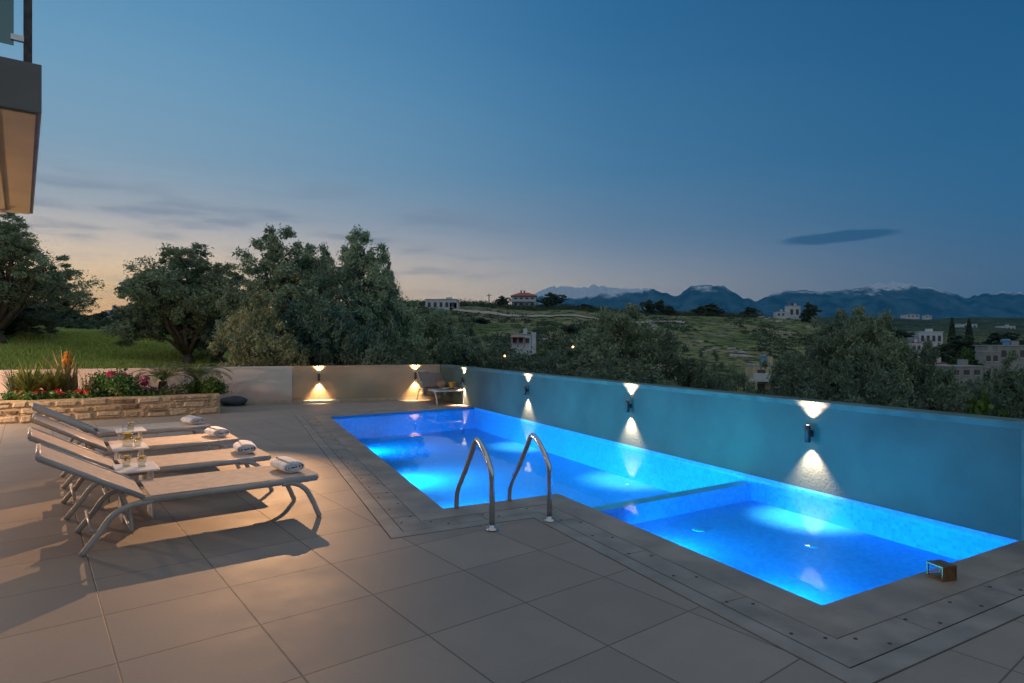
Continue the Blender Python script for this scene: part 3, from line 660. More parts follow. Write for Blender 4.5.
def make_tree(name, seed, h, w, nleaf, lsize, leafm, lobes=9, trunk_h=0.28, clumps=110, asp=0.32, flat=1.0, sparse=0.0, spread=0.05):
    """unit: metres; base at z=0; h = overall height, w = crown width"""
    rng = np.random.default_rng(seed); rnd = random.Random(seed)
    e = empty(name); mb = MB(); th = h * trunk_h; cr = w / 2
    # main lobes
    lob = []
    for k in range(lobes):
        a_ = 2 * PI * (k + rnd.uniform(-.3, .3)) / lobes * 2.4; rr_ = cr * rnd.uniform(0.15, 0.72); zz = th + (h - th) * rnd.uniform(0.22, 0.80) * (1 - 0.35 * (rr_ / cr) ** 2)
        s_ = rnd.uniform(0.22, 0.40) * min(cr, (h - th) * .6); lob.append((np.array([rr_ * math.cos(a_), rr_ * math.sin(a_), zz]), s_))
    lob.append((np.array([rnd.uniform(-.2, .2) * cr, rnd.uniform(-.2, .2) * cr, h - 0.27 * cr]), 0.27 * cr))
    nb = Vector((rnd.uniform(-.1, .1), rnd.uniform(-.1, .1), th))
    mb.tube([(0, 0, -0.4), (0.03, 0, 0.1 * h * .3), nb * 0.6, nb], [0.045 * h, 0.038 * h, 0.032 * h, 0.03 * h], 9)
    cl = []
    for c, s_ in lob:
        end = Vector(c); m1 = nb.lerp(end, 0.35) + Vector((rnd.uniform(-.2, .2), rnd.uniform(-.2, .2), rnd.uniform(0, .25))) * (h / 5); m2 = nb.lerp(end, 0.72) + Vector((rnd.uniform(-.15, .15),) * 2 + (0.1,)) * (h / 5)
        mb.tube([nb * 0.93, m1, m2, end], [0.02 * h, 0.013 * h, 0.008 * h, 0.003 * h], 6)
        nc = max(4, int(clumps / len(lob)))
        for q in range(nc):
            d = rng.normal(size=3); d /= np.linalg.norm(d); d[2] *= 0.85 * flat; p = c + d * s_ * rng.uniform(0.55, 1.28)
            cl.append((p, s_ * rng.uniform(0.12, 0.32)))
            if q < 6: mb.tube([end.lerp(m2, rnd.uniform(0, .5)), Vector(c + d * s_ * 0.5), Vector(p)], [0.004 * h, 0.0028 * h, 0.001 * h], 4)
    mb.build('trunk', 'trunk', e, smooth=True)
    cl = [c for c in cl if rng.uniform() > sparse]
    per = nleaf // len(cl); P = []; T = []
    for p, s_ in cl:
        g_ = rng.normal(size=(per, 3)) * s_ * 0.62; g_[:, 2] *= 0.75; P.append(p + g_); T.append(np.clip(rng.uniform(0.1, 0.9) + rng.normal(size=per) * 0.18, 0, 1))
    P = np.concatenate(P); T = np.concatenate(T); P = P[P[:, 2] > 0.05]; T = T[:len(P)]
    leaf_obj('crown', leaves_mesh(P, lsize, asp, rng), leafm, T, e)
    Pm = P[T >= -1]; e['h0'] = float(np.percentile(Pm[:, 2], 99.8)); e['w0'] = float(np.percentile(Pm[:, 0], 99) - np.percentile(Pm[:, 0], 1))
    return e
protos = {}
def proto(kind):
    if kind not in protos:
        if kind == 'olive1': o = make_tree('olive_tree', 11, 5.0, 5.0, 62000, 0.066, 'olive_leaf', 15, 0.10, 520)
        if kind == 'olive2': o = make_tree('olive_tree', 12, 5.0, 5.2, 54000, 0.068, 'olive_shaded', 17, 0.08, 560)
        if kind == 'airy': o = make_tree('olive_tree', 15, 6.0, 4.6, 44000, 0.066, 'olive_leaf', 18, 0.12, 460, sparse=0.12)
        if kind == 'bush': o = make_tree('olive_shrub', 13, 3.6, 4.2, 52000, 0.058, 'olive_light', 15, 0.04, 460)
        if kind == 'low': o = make_tree('olive_shrub', 18, 3.6, 4.6, 46000, 0.064, 'olive_shaded', 16, 0.03, 500)
        if kind == 'dark': o = make_tree('broadleaf_tree', 14, 5.0, 5.0, 9000, 0.17, 'dark_leaf', 12, 0.12, 160, asp=0.5)
        if kind == 'far': o = make_tree('round_tree', 16, 5.0, 5.4, 4000, 0.26, 'dark_leaf', 12, 0.08, 120, asp=0.55)
        if kind == 'scrub': o = make_tree('scrub_bush', 17, 3.0, 4.6, 2200, 0.24, 'scrub_leaf', 10, 0.03, 80, asp=0.55)
        if kind == 'bright': o = make_tree('citrus_tree', 19, 4.0, 4.6, 8000, 0.14, 'bright_leaf', 11, 0.06, 140, asp=0.5)
        protos[kind] = [o, False]
    return protos[kind]
def plant(kind, px, ytop, wpx, depth, label, cat, group=None, zb=None, rot=None, name=None):
    pr = proto(kind)
    o = pr[0] if not pr[1] else copy_tree(pr[0]); pr[1] = True
    p = at(px, depth); zb = terr(p.x, p.y) - 0.1 if zb is None else zb
    H = (HC + (CY - ytop) / F * depth) - zb; W = wpx / F * depth
    o.location = (p.x, p.y, zb); o.rotation_euler = (0, 0, random.uniform(0, 6.28) if rot is None else rot)
    o.scale = (W / pr[0]['w0'], W / pr[0]['w0'], H / pr[0]['h0'])
    if name: o.name = name
    for k_ in ('label', 'category', 'group'):
        if k_ in o: del o[k_]
    tag(o, label, cat, group); return o
G1 = 'olive trees beyond the walls'
NEAR = [
 ('airy', -2, 212, 120, 24, 'airy dark tree at the far left below the balcony corner'),
 ('low', 4, 300, 90, 27, 'low dark bush under the airy tree at the left edge'),
 ('airy', 52, 272, 62, 30, 'small sparse tree leaning right against the orange sky at the left'),
 ('olive1', 188, 247, 125, 25, 'olive tree with round crown behind the pink wall, left of the big clump'),
 ('olive2', 142, 292, 58, 34, 'small dark olive tree at the left foot of the big clump'),
 ('airy', 283, 231, 120, 21, 'tall airy olive tree forming the left summit of the big clump'),
 ('airy', 356, 234, 116, 20.5, 'tall airy olive tree leaning right, right summit of the big clump'),
 ('airy', 316, 246, 92, 22, 'olive tree filling the saddle between the two summits of the big clump'),
 ('airy', 386, 258, 56, 21.5, 'slender olive tree at the right edge of the big clump against the sky'),
 ('bush', 258, 298, 92, 17.5, 'light olive-green bushy tree in front of the big clump, behind the pink wall'),
 ('olive2', 325, 268, 110, 19, 'broad olive tree in the middle of the big clump behind the leftmost lamp'),
 ('low', 372, 318, 90, 19, 'low olive tree behind the brown wall, right foot of the big clump'),
 ('olive2', 220, 275, 100, 27, 'dark olive tree filling the left middle of the big clump'),
 ('olive1', 432, 311, 84, 30, 'round olive tree behind the brown wall, right of the big clump'),
 ('low', 470, 330, 95, 27, 'low olive tree rising over the wall corner'),
 ('olive2', 515, 352, 100, 27, 'low olive tree in front of the small white house'),
 ('low', 560, 342, 90, 28, 'low olive tree between the small white house and the big central olive'),
 ('olive1', 622, 308, 122, 30, 'big central olive tree with tall rounded crown over the blue wall'),
 ('olive2', 672, 335, 90, 28, 'olive tree touching the right side of the big central olive'),
 ('low', 714, 354, 62, 27, 'low olive tree on the slope right of the central pair'),
 ('low', 600, 350, 120, 24, 'low spreading olive tree in front of the big central olive'),
 ('olive2', 824, 316, 120, 27, 'large olive tree on the right, left of its twin'),
 ('olive1', 868, 311, 110, 26.5, 'large olive tree on the right with the highest crown'),
 ('low', 834, 364, 76, 24, 'low olive tree behind the nearest wall lamp'),
 ('low', 860, 352, 130, 23, 'wide low olive tree in front of the large right pair'),
 ('olive2', 915, 346, 80, 26, 'olive tree to the right of the large pair, before the village'),
 ('low', 955, 372, 100, 22, 'low olive tree beneath the village houses'),
 ('low', 1015, 358, 100, 20, 'olive tree cut by the right edge of the frame'),
 ('bright', 985, 400, 70, 19, 'bright green shrub just over the wall at the far right'),
 ('low', 806, 388, 34, 26, 'low dark olive shrub beside the cream house'),
]
for k, px_, yt, wp, dp, lab in NEAR: plant(k, px_, yt, wp, dp, lab, 'shrub' if k in ('bush', 'bright') else 'tree', G1)
# trees on the hill and in the valley
HILL = [('far', 553, 293, 24, 300, 'round dark tree right of the red-roofed house on the crest', None), ('far', 503, 296, 13, 300, 'round tree between the pole and the red-roofed house', None),
 ('far', 585, 304, 14, 296, 'small tree on the crest right of the big round one', None), ('far', 648, 300, 13, 290, 'left of a trio of dark trees on the crest', None), ('far', 660, 300, 12, 290, 'middle of the trio of dark trees on the crest', None), ('far', 669, 306, 12, 285, 'lowest of the trio of dark trees on the crest', None),
 ('far', 698, 308, 14, 290, 'dark tree on the crest left of a broader one', None), ('far', 710, 304, 22, 290, 'broad dark tree on the crest below the mountain summit', None), ('far', 750, 307, 15, 290, 'dark tree on the crest left of the white hilltop house', None),
 ('far', 810, 303, 16, 285, 'nearly black round tree right of the white hilltop house', None), ('far', 406, 304, 20, 285, 'dark tree left of the long pale house', None), ('far', 461, 304, 14, 292, 'small tree right of the long pale house', None),
 ('far', 480, 318, 16, 200, 'tree halfway up the hill below the pole', None), ('far', 570, 325, 14, 180, 'dark purple-brown bush halfway up the hill', None),
 ('dark', 905, 350, 26, 120, 'dark tree left of the village', None), ('dark', 958, 336, 46, 165, 'dark tree in the middle of the village', None), ('dark', 935, 352, 30, 140, 'dark tree below the long white village house', None),
 ('bright', 967, 349, 26, 120, 'light green tree in front of the village trees', None), ('dark', 1005, 333, 34, 190, 'dark tree above the concrete village building', None), ('dark', 1000, 378, 50, 60, 'dark tree below the concrete village building', None),
 ('dark', 895, 330, 30, 230, 'dark tree left of the red and blue village house', None), ('dark', 935, 372, 40, 60, 'dark bush before the village plot', None),
 ('far', 100, 312, 26, 90, 'dark tree on the meadow edge left of the far white house', None), ('far', 55, 305, 46, 95, 'dark tree on the dark slope above the meadow', None), ('far', 20, 298, 50, 100, 'dark tree on the slope at the left edge', None), ('far', 78, 320, 34, 70, 'dark bush at the top of the green meadow', None), ('far', 140, 322, 40, 60, 'dark bush at the right top of the green meadow', None)]
for k, px_, yt, wp, dp, lab, _ in HILL: plant(k, px_, yt, wp, dp, lab, 'tree', 'distant trees on the hill and in the village')
for px_, lab in ((952, 'left of the two dark cypresses over the village'), (969, 'right of the two dark cypresses over the village')):
    rng = np.random.default_rng(px_); n = 3500; hh = rng.uniform(0, 1, n) ** 0.9; rad = 1.35 * (1 - hh) ** 0.65 * rng.uniform(0.3, 1, n) ** .5 * np.minimum(1, hh * 6 + .3); aa = rng.uniform(0, 6.28, n)
    p = at(px_, 200); zb = terr(p.x, p.y); H = HC + (CY - (318 if px_ < 960 else 319)) / F * 200 - zb
    e = empty('cypress_tree', (p.x, p.y, zb)); tag(e, lab, 'tree', 'cypresses'); mb = MB(); mb.tube([(0, 0, 0), (0, 0, H * .8)], [0.25, 0.05], 6); mb.build('trunk', 'trunk', e)
    pts = np.stack([rad * np.cos(aa) * 1.3, rad * np.sin(aa) * 1.3, hh * (H - 1) + 1], 1); leaf_obj('crown', leaves_mesh(pts, 0.28, 0.4, rng, 1.5), 'dark_leaf', rng.uniform(0, .6, n), e)
# scrub cover on the hill: uncountable
rng = np.random.default_rng(5); P = []; T = []
for k in range(3200):
    px_ = rng.uniform(380, 860); dp = math.exp(rng.uniform(math.log(70), math.log(330))); p = at(px_, dp)
    if noise.noise(Vector((p.x * 0.03, p.y * 0.012, 3))) < -0.02: continue
    z = terr(p.x, p.y); s_ = rng.uniform(0.3, 1.05) * (1.5 if rng.uniform() > .85 else 1); n = 46
    g_ = rng.normal(size=(n, 3)) * np.array([s_, s_, s_ * 0.45]); P.append(np.array([p.x, p.y, z + s_ * 0.4]) + g_); T.append(np.clip(rng.uniform(0, .8) + rng.normal(size=n) * .15, 0, 1))
for k in range(800):      # crest hedge line + far ridge
    px_ = rng.uniform(395, 760); dp = rng.uniform(282, 312); p = at(px_, dp); z = terr(p.x, p.y); s_ = rng.uniform(0.7, 1.7); n = 60
    g_ = rng.normal(size=(n, 3)) * np.array([s_, s_, s_ * 0.5]); P.append(np.array([p.x, p.y, z + s_ * 0.5]) + g_); T.append(np.clip(rng.uniform(0, .5) + rng.normal(size=n) * .15, 0, 1))
for k in range(700):
    px_ = rng.uniform(-20, 200); dp = rng.uniform(48, 120); p = at(px_, dp); z = terr(p.x, p.y); s_ = rng.uniform(0.3, 0.8); n = 50
    g_ = rng.normal(size=(n, 3)) * np.array([s_, s_, s_ * 0.6]); P.append(np.array([p.x, p.y, z + s_ * 0.5]) + g_); T.append(np.clip(rng.uniform(0, .5) + rng.normal(size=n) * .15, 0, 1))
for k in range(700):
    px_ = rng.uniform(820, 1060); dp = math.exp(rng.uniform(math.log(60), math.log(420))); p = at(px_, dp); z = terr(p.x, p.y); s_ = rng.uniform(0.6, 1.6); n = 46
    g_ = rng.normal(size=(n, 3)) * np.array([s_, s_, s_ * 0.6]); P.append(np.array([p.x, p.y, z + s_ * 0.5]) + g_); T.append(np.clip(rng.uniform(0, .6) + rng.normal(size=n) * .15, 0, 1))
P = np.concatenate(P); T = np.concatenate(T); tag(leaf_obj('scrub', leaves_mesh(P, 0.30, 0.55, rng), 'dark_leaf', T), 'low dark scrub covering the hillside and valley', 'scrub', kind='stuff')
# grass of the meadow
P = []; T = []
n = 60000; px_ = rng.uniform(-30, 210, n); dp = np.exp(rng.uniform(math.log(17.2), math.log(60), n)); xs = (px_ - CX) / F * dp
zz = np.array([terr(x, y) for x, y in zip(xs, dp)]); pts = np.stack([xs, dp, zz + 0.05], 1)
tag(leaf_obj('meadow_grass', leaves_mesh(pts, 0.09, 0.16, rng, 2.2), 'grass_blade', rng.uniform(0, 1, n)), 'bright green meadow grass rising behind the pink wall', 'grass', kind='stuff')
# stone outcrops
mat('rock', (0.33, 0.31, 0.28), 0.9, var=0.25, vscale=0.8, bump=0.8, bscale=1.5)
mb = MB(); rnd = random.Random(3)
for k in range(420):
    px_ = rnd.uniform(520, 800); dp = math.exp(rnd.uniform(math.log(90), math.log(290))); p = at(px_, dp)
    if noise.noise(Vector((p.x * 0.035 + 9, p.y * 0.014, 7))) < 0.12: continue
    s_ = rnd.uniform(0.3, 1.1); mb.blob((p.x, p.y, terr(p.x, p.y)), (s_ * 1.6, s_ * 1.2, s_ * 0.55), k, 0.7, seg=8)
tag(mb.build('rock_outcrops', 'rock'), 'pale limestone rocks scattered over the grassy hillside', 'rocks', kind='stuff')
mat('dirt_road', (0.40, 0.35, 0.28), 0.95, var=0.15, vscale=0.3)
# dirt track on the hill
mb = MB(); tr = [(452, 262), (462, 250), (475, 243), (490, 240), (505, 238), (520, 240), (540, 246), (575, 255), (600, 250), (640, 246), (690, 240)]
prev = None
for i in range(len(tr) - 1):
    for s_ in range(10):
        f0 = s_ / 10; px_ = tr[i][0] * (1 - f0) + tr[i + 1][0] * f0; dp = tr[i][1] * (1 - f0) + tr[i + 1][1] * f0
        w_ = 3.6 if px_ < 520 else 2.0
        a_ = at(px_, dp - w_); c_ = at(px_, dp + w_); cur = [(a_.x, a_.y, terr(a_.x, a_.y) + 0.35), (c_.x, c_.y, terr(c_.x, c_.y) + 0.55)]
        if prev: mb.add([prev[0], cur[0], cur[1], prev[1]], [(0, 1, 2, 3)])
        prev = cur
tag(mb.build('track', 'dirt_road', smooth=True), kind='structure')

# ------------------------------------------------------------------ distant buildings
for nm, c in (('paint_white', (0.50, 0.54, 0.58)), ('paint_cream', (0.45, 0.37, 0.24)), ('concrete', (0.26, 0.26, 0.25)), ('roof_red', (0.36, 0.10, 0.07)), ('paint_blue', (0.12, 0.28, 0.42)), ('shutter', (0.07, 0.06, 0.06)), ('roof_grey', (0.30, 0.31, 0.32)), ('awning_red', (0.5, 0.03, 0.05))):
    mat(nm, c, 0.8, var=0.12, vscale=0.8)
def house(px0, px1, ytop, ybot, depth, label, wallm='paint_white', storeys=1, roof='flat', roofm='roof_grey', wins=3, dz=None, balcony=False, tank=False, pergola=False, name='house', annex=None, deep=None, rz=0.0):
    W = (px1 - px0) / F * depth; p = at((px0 + px1) / 2, depth); zb = HC + (CY - ybot) / F * depth; H = (ybot - ytop) / F * depth; D = deep or W * 0.7
    e = empty(name, (p.x, p.y, zb), rz); tag(e, label, 'house', 'distant houses'); g = -4
    hh = H * 0.72 if roof == 'hip' else H
    mb = MB(); mb.box((0, D / 2, (hh + g) / 2), (W * 0.92, D, hh - g)); mb.build('wall', wallm, e)
    sh_ = hh / storeys
    if roof == 'hip':
        mb = MB(); w2 = W / 2 * 1.02; d2 = D * 0.62; mb.add([(-w2, D / 2 - d2, hh), (w2, D / 2 - d2, hh), (w2, D / 2 + d2, hh), (-w2, D / 2 + d2, hh), (-w2, D / 2 - d2, hh + .25), (w2, D / 2 - d2, hh + .25), (w2, D / 2 + d2, hh + .25), (-w2, D / 2 + d2, hh + .25), (-W * .18, D / 2, H), (W * .18, D / 2, H)], [(3, 2, 1, 0), (0, 1, 5, 4), (1, 2, 6, 5), (2, 3, 7, 6), (3, 0, 4, 7), (4, 5, 9, 8), (6, 7, 8, 9), (5, 6, 9), (7, 4, 8)]); rf = mb.build('roof', roofm, e)
        mb = MB(); mb.box((-W * .1, D * .4, H + .2), (W * .06, W * .06, 1.6)); mb.build('chimney', roofm, rf)
        mb = MB(); mb.box((W * .02, D * .5, H + .2), (W * .06, W * .06, 1.8)); mb.build('chimney', roofm, rf)
    else:
        mb = MB(); mb.box((0, D / 2, hh + .1), (W * 0.96, D * 1.04, 0.22)); rf = mb.build('roof', roofm, e)
        mb = MB(); mb.box((W * .2, D * .6, hh + .7), (W * .18, W * .18, 1.1)); mb.build('stair_head', wallm, rf)
    for s_ in range(storeys):
        for k in range(wins):
            x = (k - (wins - 1) / 2) * W * 0.86 / wins; mb = MB(); mb.box((x, -0.03, s_ * sh_ + sh_ * 0.50), (W * 0.30 / wins + 0.35, 0.08, sh_ * 0.46)); w_ = mb.build('window', 'shutter', e)
            mb = MB(); mb.box((x, -0.085, s_ * sh_ + sh_ * 0.26), (W * 0.30 / wins + 0.55, 0.14, sh_ * 0.04)); mb.build('sill', 'paint_white', w_)
        if balcony and s_ > 0:
            mb = MB(); mb.box((-W * .08, -0.75, s_ * sh_), (W * 0.95, 1.5, 0.25)); mb.box((-W * .08, -1.45, s_ * sh_ + .55), (W * 0.95, 0.1, 0.9)); mb.build('balcony', 'paint_white', e)
            for xx in (-W * .5, W * .1):
                mb = MB(); mb.box((xx, -1.35, s_ * sh_ / 2 - 1), (0.28, 0.28, s_ * sh_ + 2)); mb.build('column', wallm, e)
    if tank:
        mb = MB(); mb.tube([(-W * .1, D * .5, H + 1.3), (W * .08, D * .5, H + 1.3)], W * .04, 10); mb.box((0, D * .5, H + .6), (W * .14, .5, 1.0)); mb.build('water_tank', 'shutter' if tank == 2 else 'paint_blue', e)
    if pergola:
        mb = MB()
        for xx in (-W * .42, -W * .14, W * .14): mb.box((xx, -1.6, hh * .36), (.14, .14, hh * .9))
        mb.box((-W * .14, -0.9, hh * .80), (W * .62, 1.9, 0.15)); mb.build('pergola', 'roof_red', e)
    if annex:
        ax, aw, ah = annex; mb = MB(); mb.box((ax * W, D * .35, (ah * H + g) / 2), (aw * W, D * .7, ah * H - g)); mb.build('annex', wallm, e)
    return e
house(511, 537, 292, 307, 300, 'two-storey white house with red hipped roof on the hill crest', storeys=2, roof='hip', roofm='roof_red', wins=4, balcony=True)
house(424, 458, 299.5, 310, 262, 'long pale blue-white flat house on the crest left of the pole', wins=5, annex=(.38, .25, .7))
house(510, 532, 335, 346, 118, 'small white flat-roofed house with reddish pergola halfway down the hill', wins=3, pergola=True, annex=(.58, .2, 1.25))
house(752, 784, 366, 394, 85, 'cream two-storey house with white balcony just over the blue wall', 'paint_cream', 2, wins=2, balcony=True, tank=1, annex=(.62, .25, .8))
house(788, 801, 306, 318, 285, 'white cube house with dark tank beside the black round tree', wins=2, tank=2, annex=(-.75, .6, .55))
house(776, 786, 312, 317, 280, 'low white outbuilding left of the hilltop cube house', wins=2)
house(918, 944, 332, 345, 230, 'long white village house with blue front', storeys=1, wins=4, roofm='paint_white')
house(911, 922, 343, 362, 180, 'narrow pale blue village house with red awning', 'paint_white', 2, wins=2, roofm='awning_red')
house(984, 1000, 352, 378, 130, 'grey concrete village building with balconies at the right edge', 'concrete', 2, wins=2, balcony=False)
house(996, 1040, 346, 362, 150, 'wide grey village building with solar tank at the right edge', 'concrete', 1, wins=4, tank=1)
house(932, 948, 364, 376, 120, 'small blue-doored village hut', 'paint_white', 1, wins=2, roofm='roof_red')
house(948, 985, 367, 378, 110, 'low concrete yard wall building in the village', 'concrete', 1, wins=3)
house(873, 880, 322, 332, 320, 'tiny white house seen through the right olive crowns', wins=1)
house(906, 920, 314.5, 318, 1150, 'far white building on the valley ridge', wins=3)
house(925, 932, 315.5, 318, 1200, 'smaller far building right on the valley ridge', wins=2)
house(883, 889, 316, 319, 1100, 'tiny far building left on the valley ridge', wins=1)
house(118, 128, 309, 316, 160, 'pale house peeking between trees over the meadow', wins=2)
house(104, 114, 311, 316, 165, 'pale low house left of its neighbour over the meadow', wins=2)
house(459, 475, 340, 352, 90, 'bluish house hidden behind the low olive at the wall corner', wins=2, roofm='roof_red')
house(878, 892, 330, 338, 420, 'small pale house among trees left of the long village house', wins=2)
house(962, 978, 324, 329, 620, 'low pale house on the slope above the cypresses', wins=3)
house(1002, 1016, 326, 332, 560, 'pale house on the valley slope at the right edge', wins=3)
house(697, 709, 313, 317, 292, 'low stone hut between the trees on the crest', 'concrete', wins=2)
# pole
p = at(489, 295); mb = MB(); zb = terr(p.x, p.y); mb.tube([(p.x, p.y, zb - 1), (p.x, p.y, HC + (CY - 294) / F * 295)], [0.28, 0.22], 8); mb.box((p.x, p.y, HC + (CY - 295.5) / F * 295), (2.4, .2, .2)); tag(mb.build('utility_pole', 'trunk'), 'thin wooden utility pole on the crest left of the red-roofed house', 'pole')
# warm street lamps in the valley
mat('lamp_glow', (1, .8, .5), 0.5, emit=(1.0, 0.5, 0.16), estr=9)
for px_, y_, dp, lab in ((573, 347, 45, 'small orange lamp glowing among the olives right of the small white house'), (505, 356, 26, 'small warm lamp glowing just over the wall behind the olives')):
    p = at(px_, dp); zt = HC + (CY - y_) / F * dp; e = empty('garden_lamp', (p.x, p.y, terr(p.x, p.y))); tag(e, lab, 'lamp'); zl = zt - e.location.z
    mb = MB(); mb.tube([(0, 0, 0), (0, 0, zl)], 0.03, 8); mb.build('post', 'dark_metal', e); mb = MB(); mb.blob((0, 0, zl), (dp * .0017, dp * .0017, dp * .0017), 0, 0, seg=12); mb.build('globe', 'lamp_glow', e)

# ------------------------------------------------------------------ house balcony (upper left)
c0 = Vector((-3.01, 4.0)); c1 = c0 + adir * 4.02; ZS = 2.9
hb = empty('villa', (c0.x, c0.y, 0)); tag(hb, 'villa corner with overhanging balcony slab, warm lit underside and glass railing', 'house')
def hq(p): return p - c0
far_l = bdir * -6
mb = MB(); mb.prism([hq(c0), hq(c1), hq(c1 + far_l), hq(c0 + far_l)], ZS + 0.012, 3.22); mb.build('balcony_slab', 'fascia', hb, bevel=0.004)
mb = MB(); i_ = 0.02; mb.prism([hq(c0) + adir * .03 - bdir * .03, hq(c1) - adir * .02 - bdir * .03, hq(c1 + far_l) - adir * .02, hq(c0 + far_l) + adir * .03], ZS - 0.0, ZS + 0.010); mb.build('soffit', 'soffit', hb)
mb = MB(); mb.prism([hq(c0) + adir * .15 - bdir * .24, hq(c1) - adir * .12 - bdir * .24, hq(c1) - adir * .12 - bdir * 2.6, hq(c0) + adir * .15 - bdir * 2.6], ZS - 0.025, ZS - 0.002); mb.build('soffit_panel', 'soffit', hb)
hw = c0 - bdir * 3.0
mb = MB(); mb.prism([hq(hw - adir * 9), hq(hw + adir * 4.0), hq(hw + adir * 4.0 - bdir * 4), hq(hw - adir * 9 - bdir * 4)], -3.2, ZS - 0.03); mb.build('wall', 'house_plaster', hb)
# soffit downlight near the far edge
pd = c1 - adir * 0.25 - bdir * 0.28
mb = MB(); mb.lathe([(0.05, -0.03), (0.055, 0.0)], 18, (hq(pd).x, hq(pd).y, ZS - 0.026)); dl = mb.build('downlight', 'lens_soft' if 'lens_soft' in MATS else 'white_metal', hb)
# glass railing on the slab edge
zr = 3.22
pr_ = c0 + adir * 0.04 - bdir * 0.07
for dist_ in (0.0, 1.5, 3.0):
    q = hq(pr_ - bdir * dist_); mb = MB(); mb.box((q.x, q.y, zr + .5), (.045, .03, 1.0), math.atan2(bdir.y, bdir.x)); mb.build('railing_post', 'dark_metal', hb, bevel=.003)
    if dist_ < 3:
        a_ = hq(pr_ - bdir * (dist_ + .07)); b_ = hq(pr_ - bdir * (dist_ + 1.43)); c_ = (a_ + b_) / 2
        mb = MB(); mb.box((c_.x, c_.y, zr + .54), ((a_ - b_).length, .012, .88), math.atan2(bdir.y, bdir.x)); mb.build('glass_panel', 'rail_glass', hb)
        mb = MB(); q2 = hq(pr_ - bdir * (dist_ + .05)); mb.box((q2.x, q2.y, zr + .15), (.07, .03, .035), math.atan2(bdir.y, bdir.x)); mb.build('bracket', 'steel', hb)
for dist_ in (1.3, 2.6, 3.9):
    q = hq(pr_ + adir * dist_); mb = MB(); mb.box((q.x - .0, q.y, zr + .5), (.045, .03, 1.0), math.atan2(adir.y, adir.x)); mb.build('railing_post', 'dark_metal', hb, bevel=.003)

# ------------------------------------------------------------------ warm lights: fixtureless spot placed from lounger shadows, two lamps out of frame
def spot(name, loc, target, power, color, size, blend, soft):
    ld = bpy.data.lights.new(name, 'SPOT'); ld.energy = power; ld.color = color; ld.spot_size = R(size); ld.spot_blend = blend; ld.shadow_soft_size = soft
    o = bpy.data.objects.new(name, ld); COL.objects.link(o); o.location = loc; o.rotation_euler = (Vector(target) - Vector(loc)).to_track_quat('-Z', 'Y').to_euler(); return o
def pointl(name, loc, power, color, soft):
    ld = bpy.data.lights.new(name, 'POINT'); ld.energy = power; ld.color = color; ld.shadow_soft_size = soft; o = bpy.data.objects.new(name, ld); COL.objects.link(o); o.location = loc; return o
spot('terrace_spotlight', (-3.75, 10.3, 2.75), (-3.2, 5.9, 0.0), 1350, (1.0, 0.53, 0.24), 46, 0.85, 0.0)
pointl('veranda_lamp', (-5.9, 4.6, 1.8), 34, (1.0, 0.50, 0.20), 0.08)
pointl('garden_lamp_glow', (-10.4, 9.3, 1.5), 900, (1.0, 0.66, 0.44), 0.08)

# ------------------------------------------------------------------ planter
Q0 = gp(0, 424.5); Q1 = gp(219.5, 413.8); qd = (Q1 - Q0).normalized(); qn = Vector((-qd.y, qd.x)); PH = 0.40
Qs = Q0 - qd * 2.5
pe = empty('stone_planter', (Q1.x, Q1.y, 0), math.atan2(qd.y, qd.x)); tag(pe, 'long low flower bed with rough honey-coloured stone walling', 'planter')
Lp = (Q1 - Qs).length; Wp = 1.25
mat('mortar', (0.46, 0.34, 0.20), 0.9, var=0.2, vscale=6, bump=0.5, bscale=30)
mb = MB(); mb.box((-Lp / 2, 0.12, PH / 2 - .3), (Lp, 0.22, PH + .6)); mb.box((-0.11, 0.23 + (Wp - .23) / 2 + .001, PH / 2 - .3), (0.22, Wp - .23, PH + .6)); mb.build('mortar_core', 'mortar', pe)
m = mat('stone_face', (0.4, 0.3, 0.19), 0.9, bump=0.7, bscale=25); t = m.node_tree; at_ = t.nodes.new('ShaderNodeAttribute'); at_.attribute_name = 'stone'
n_ = t.nodes.new('ShaderNodeTexNoise'); n_.inputs['Scale'].default_value = 12; n_.inputs['Detail'].default_value = 6; tc_ = t.nodes.new('ShaderNodeTexCoord'); t.links.new(tc_.outputs['Object'], n_.inputs[0])
a_ = t.nodes.new('ShaderNodeMath'); a_.operation = 'MULTIPLY_ADD'; t.links.new(n_.outputs[0], a_.inputs[0]); a_.inputs[1].default_value = 0.35; t.links.new(at_.outputs['Fac'], a_.inputs[2])
r_ = t.nodes.new('ShaderNodeValToRGB'); cr = r_.color_ramp; cr.elements.new(.5); cr.elements.new(.75)
for e_, (p_, c_) in zip(cr.elements, ((0.15, (0.10, 0.06, 0.04, 1)), (0.4, (0.33, 0.235, 0.15, 1)), (0.75, (0.46, 0.37, 0.26, 1)), (1.1, (0.54, 0.48, 0.38, 1)))): e_.position = min(p_, 1); e_.color = c_
t.links.new(a_.outputs[0], r_.inputs[0]); t.links.new(r_.outputs[0], t.nodes['Principled BSDF'].inputs['Base Color'])
mb = MB(); tints = []; rnd = random.Random(21); z = 0.012
rows = [0.145, 0.12, 0.125]
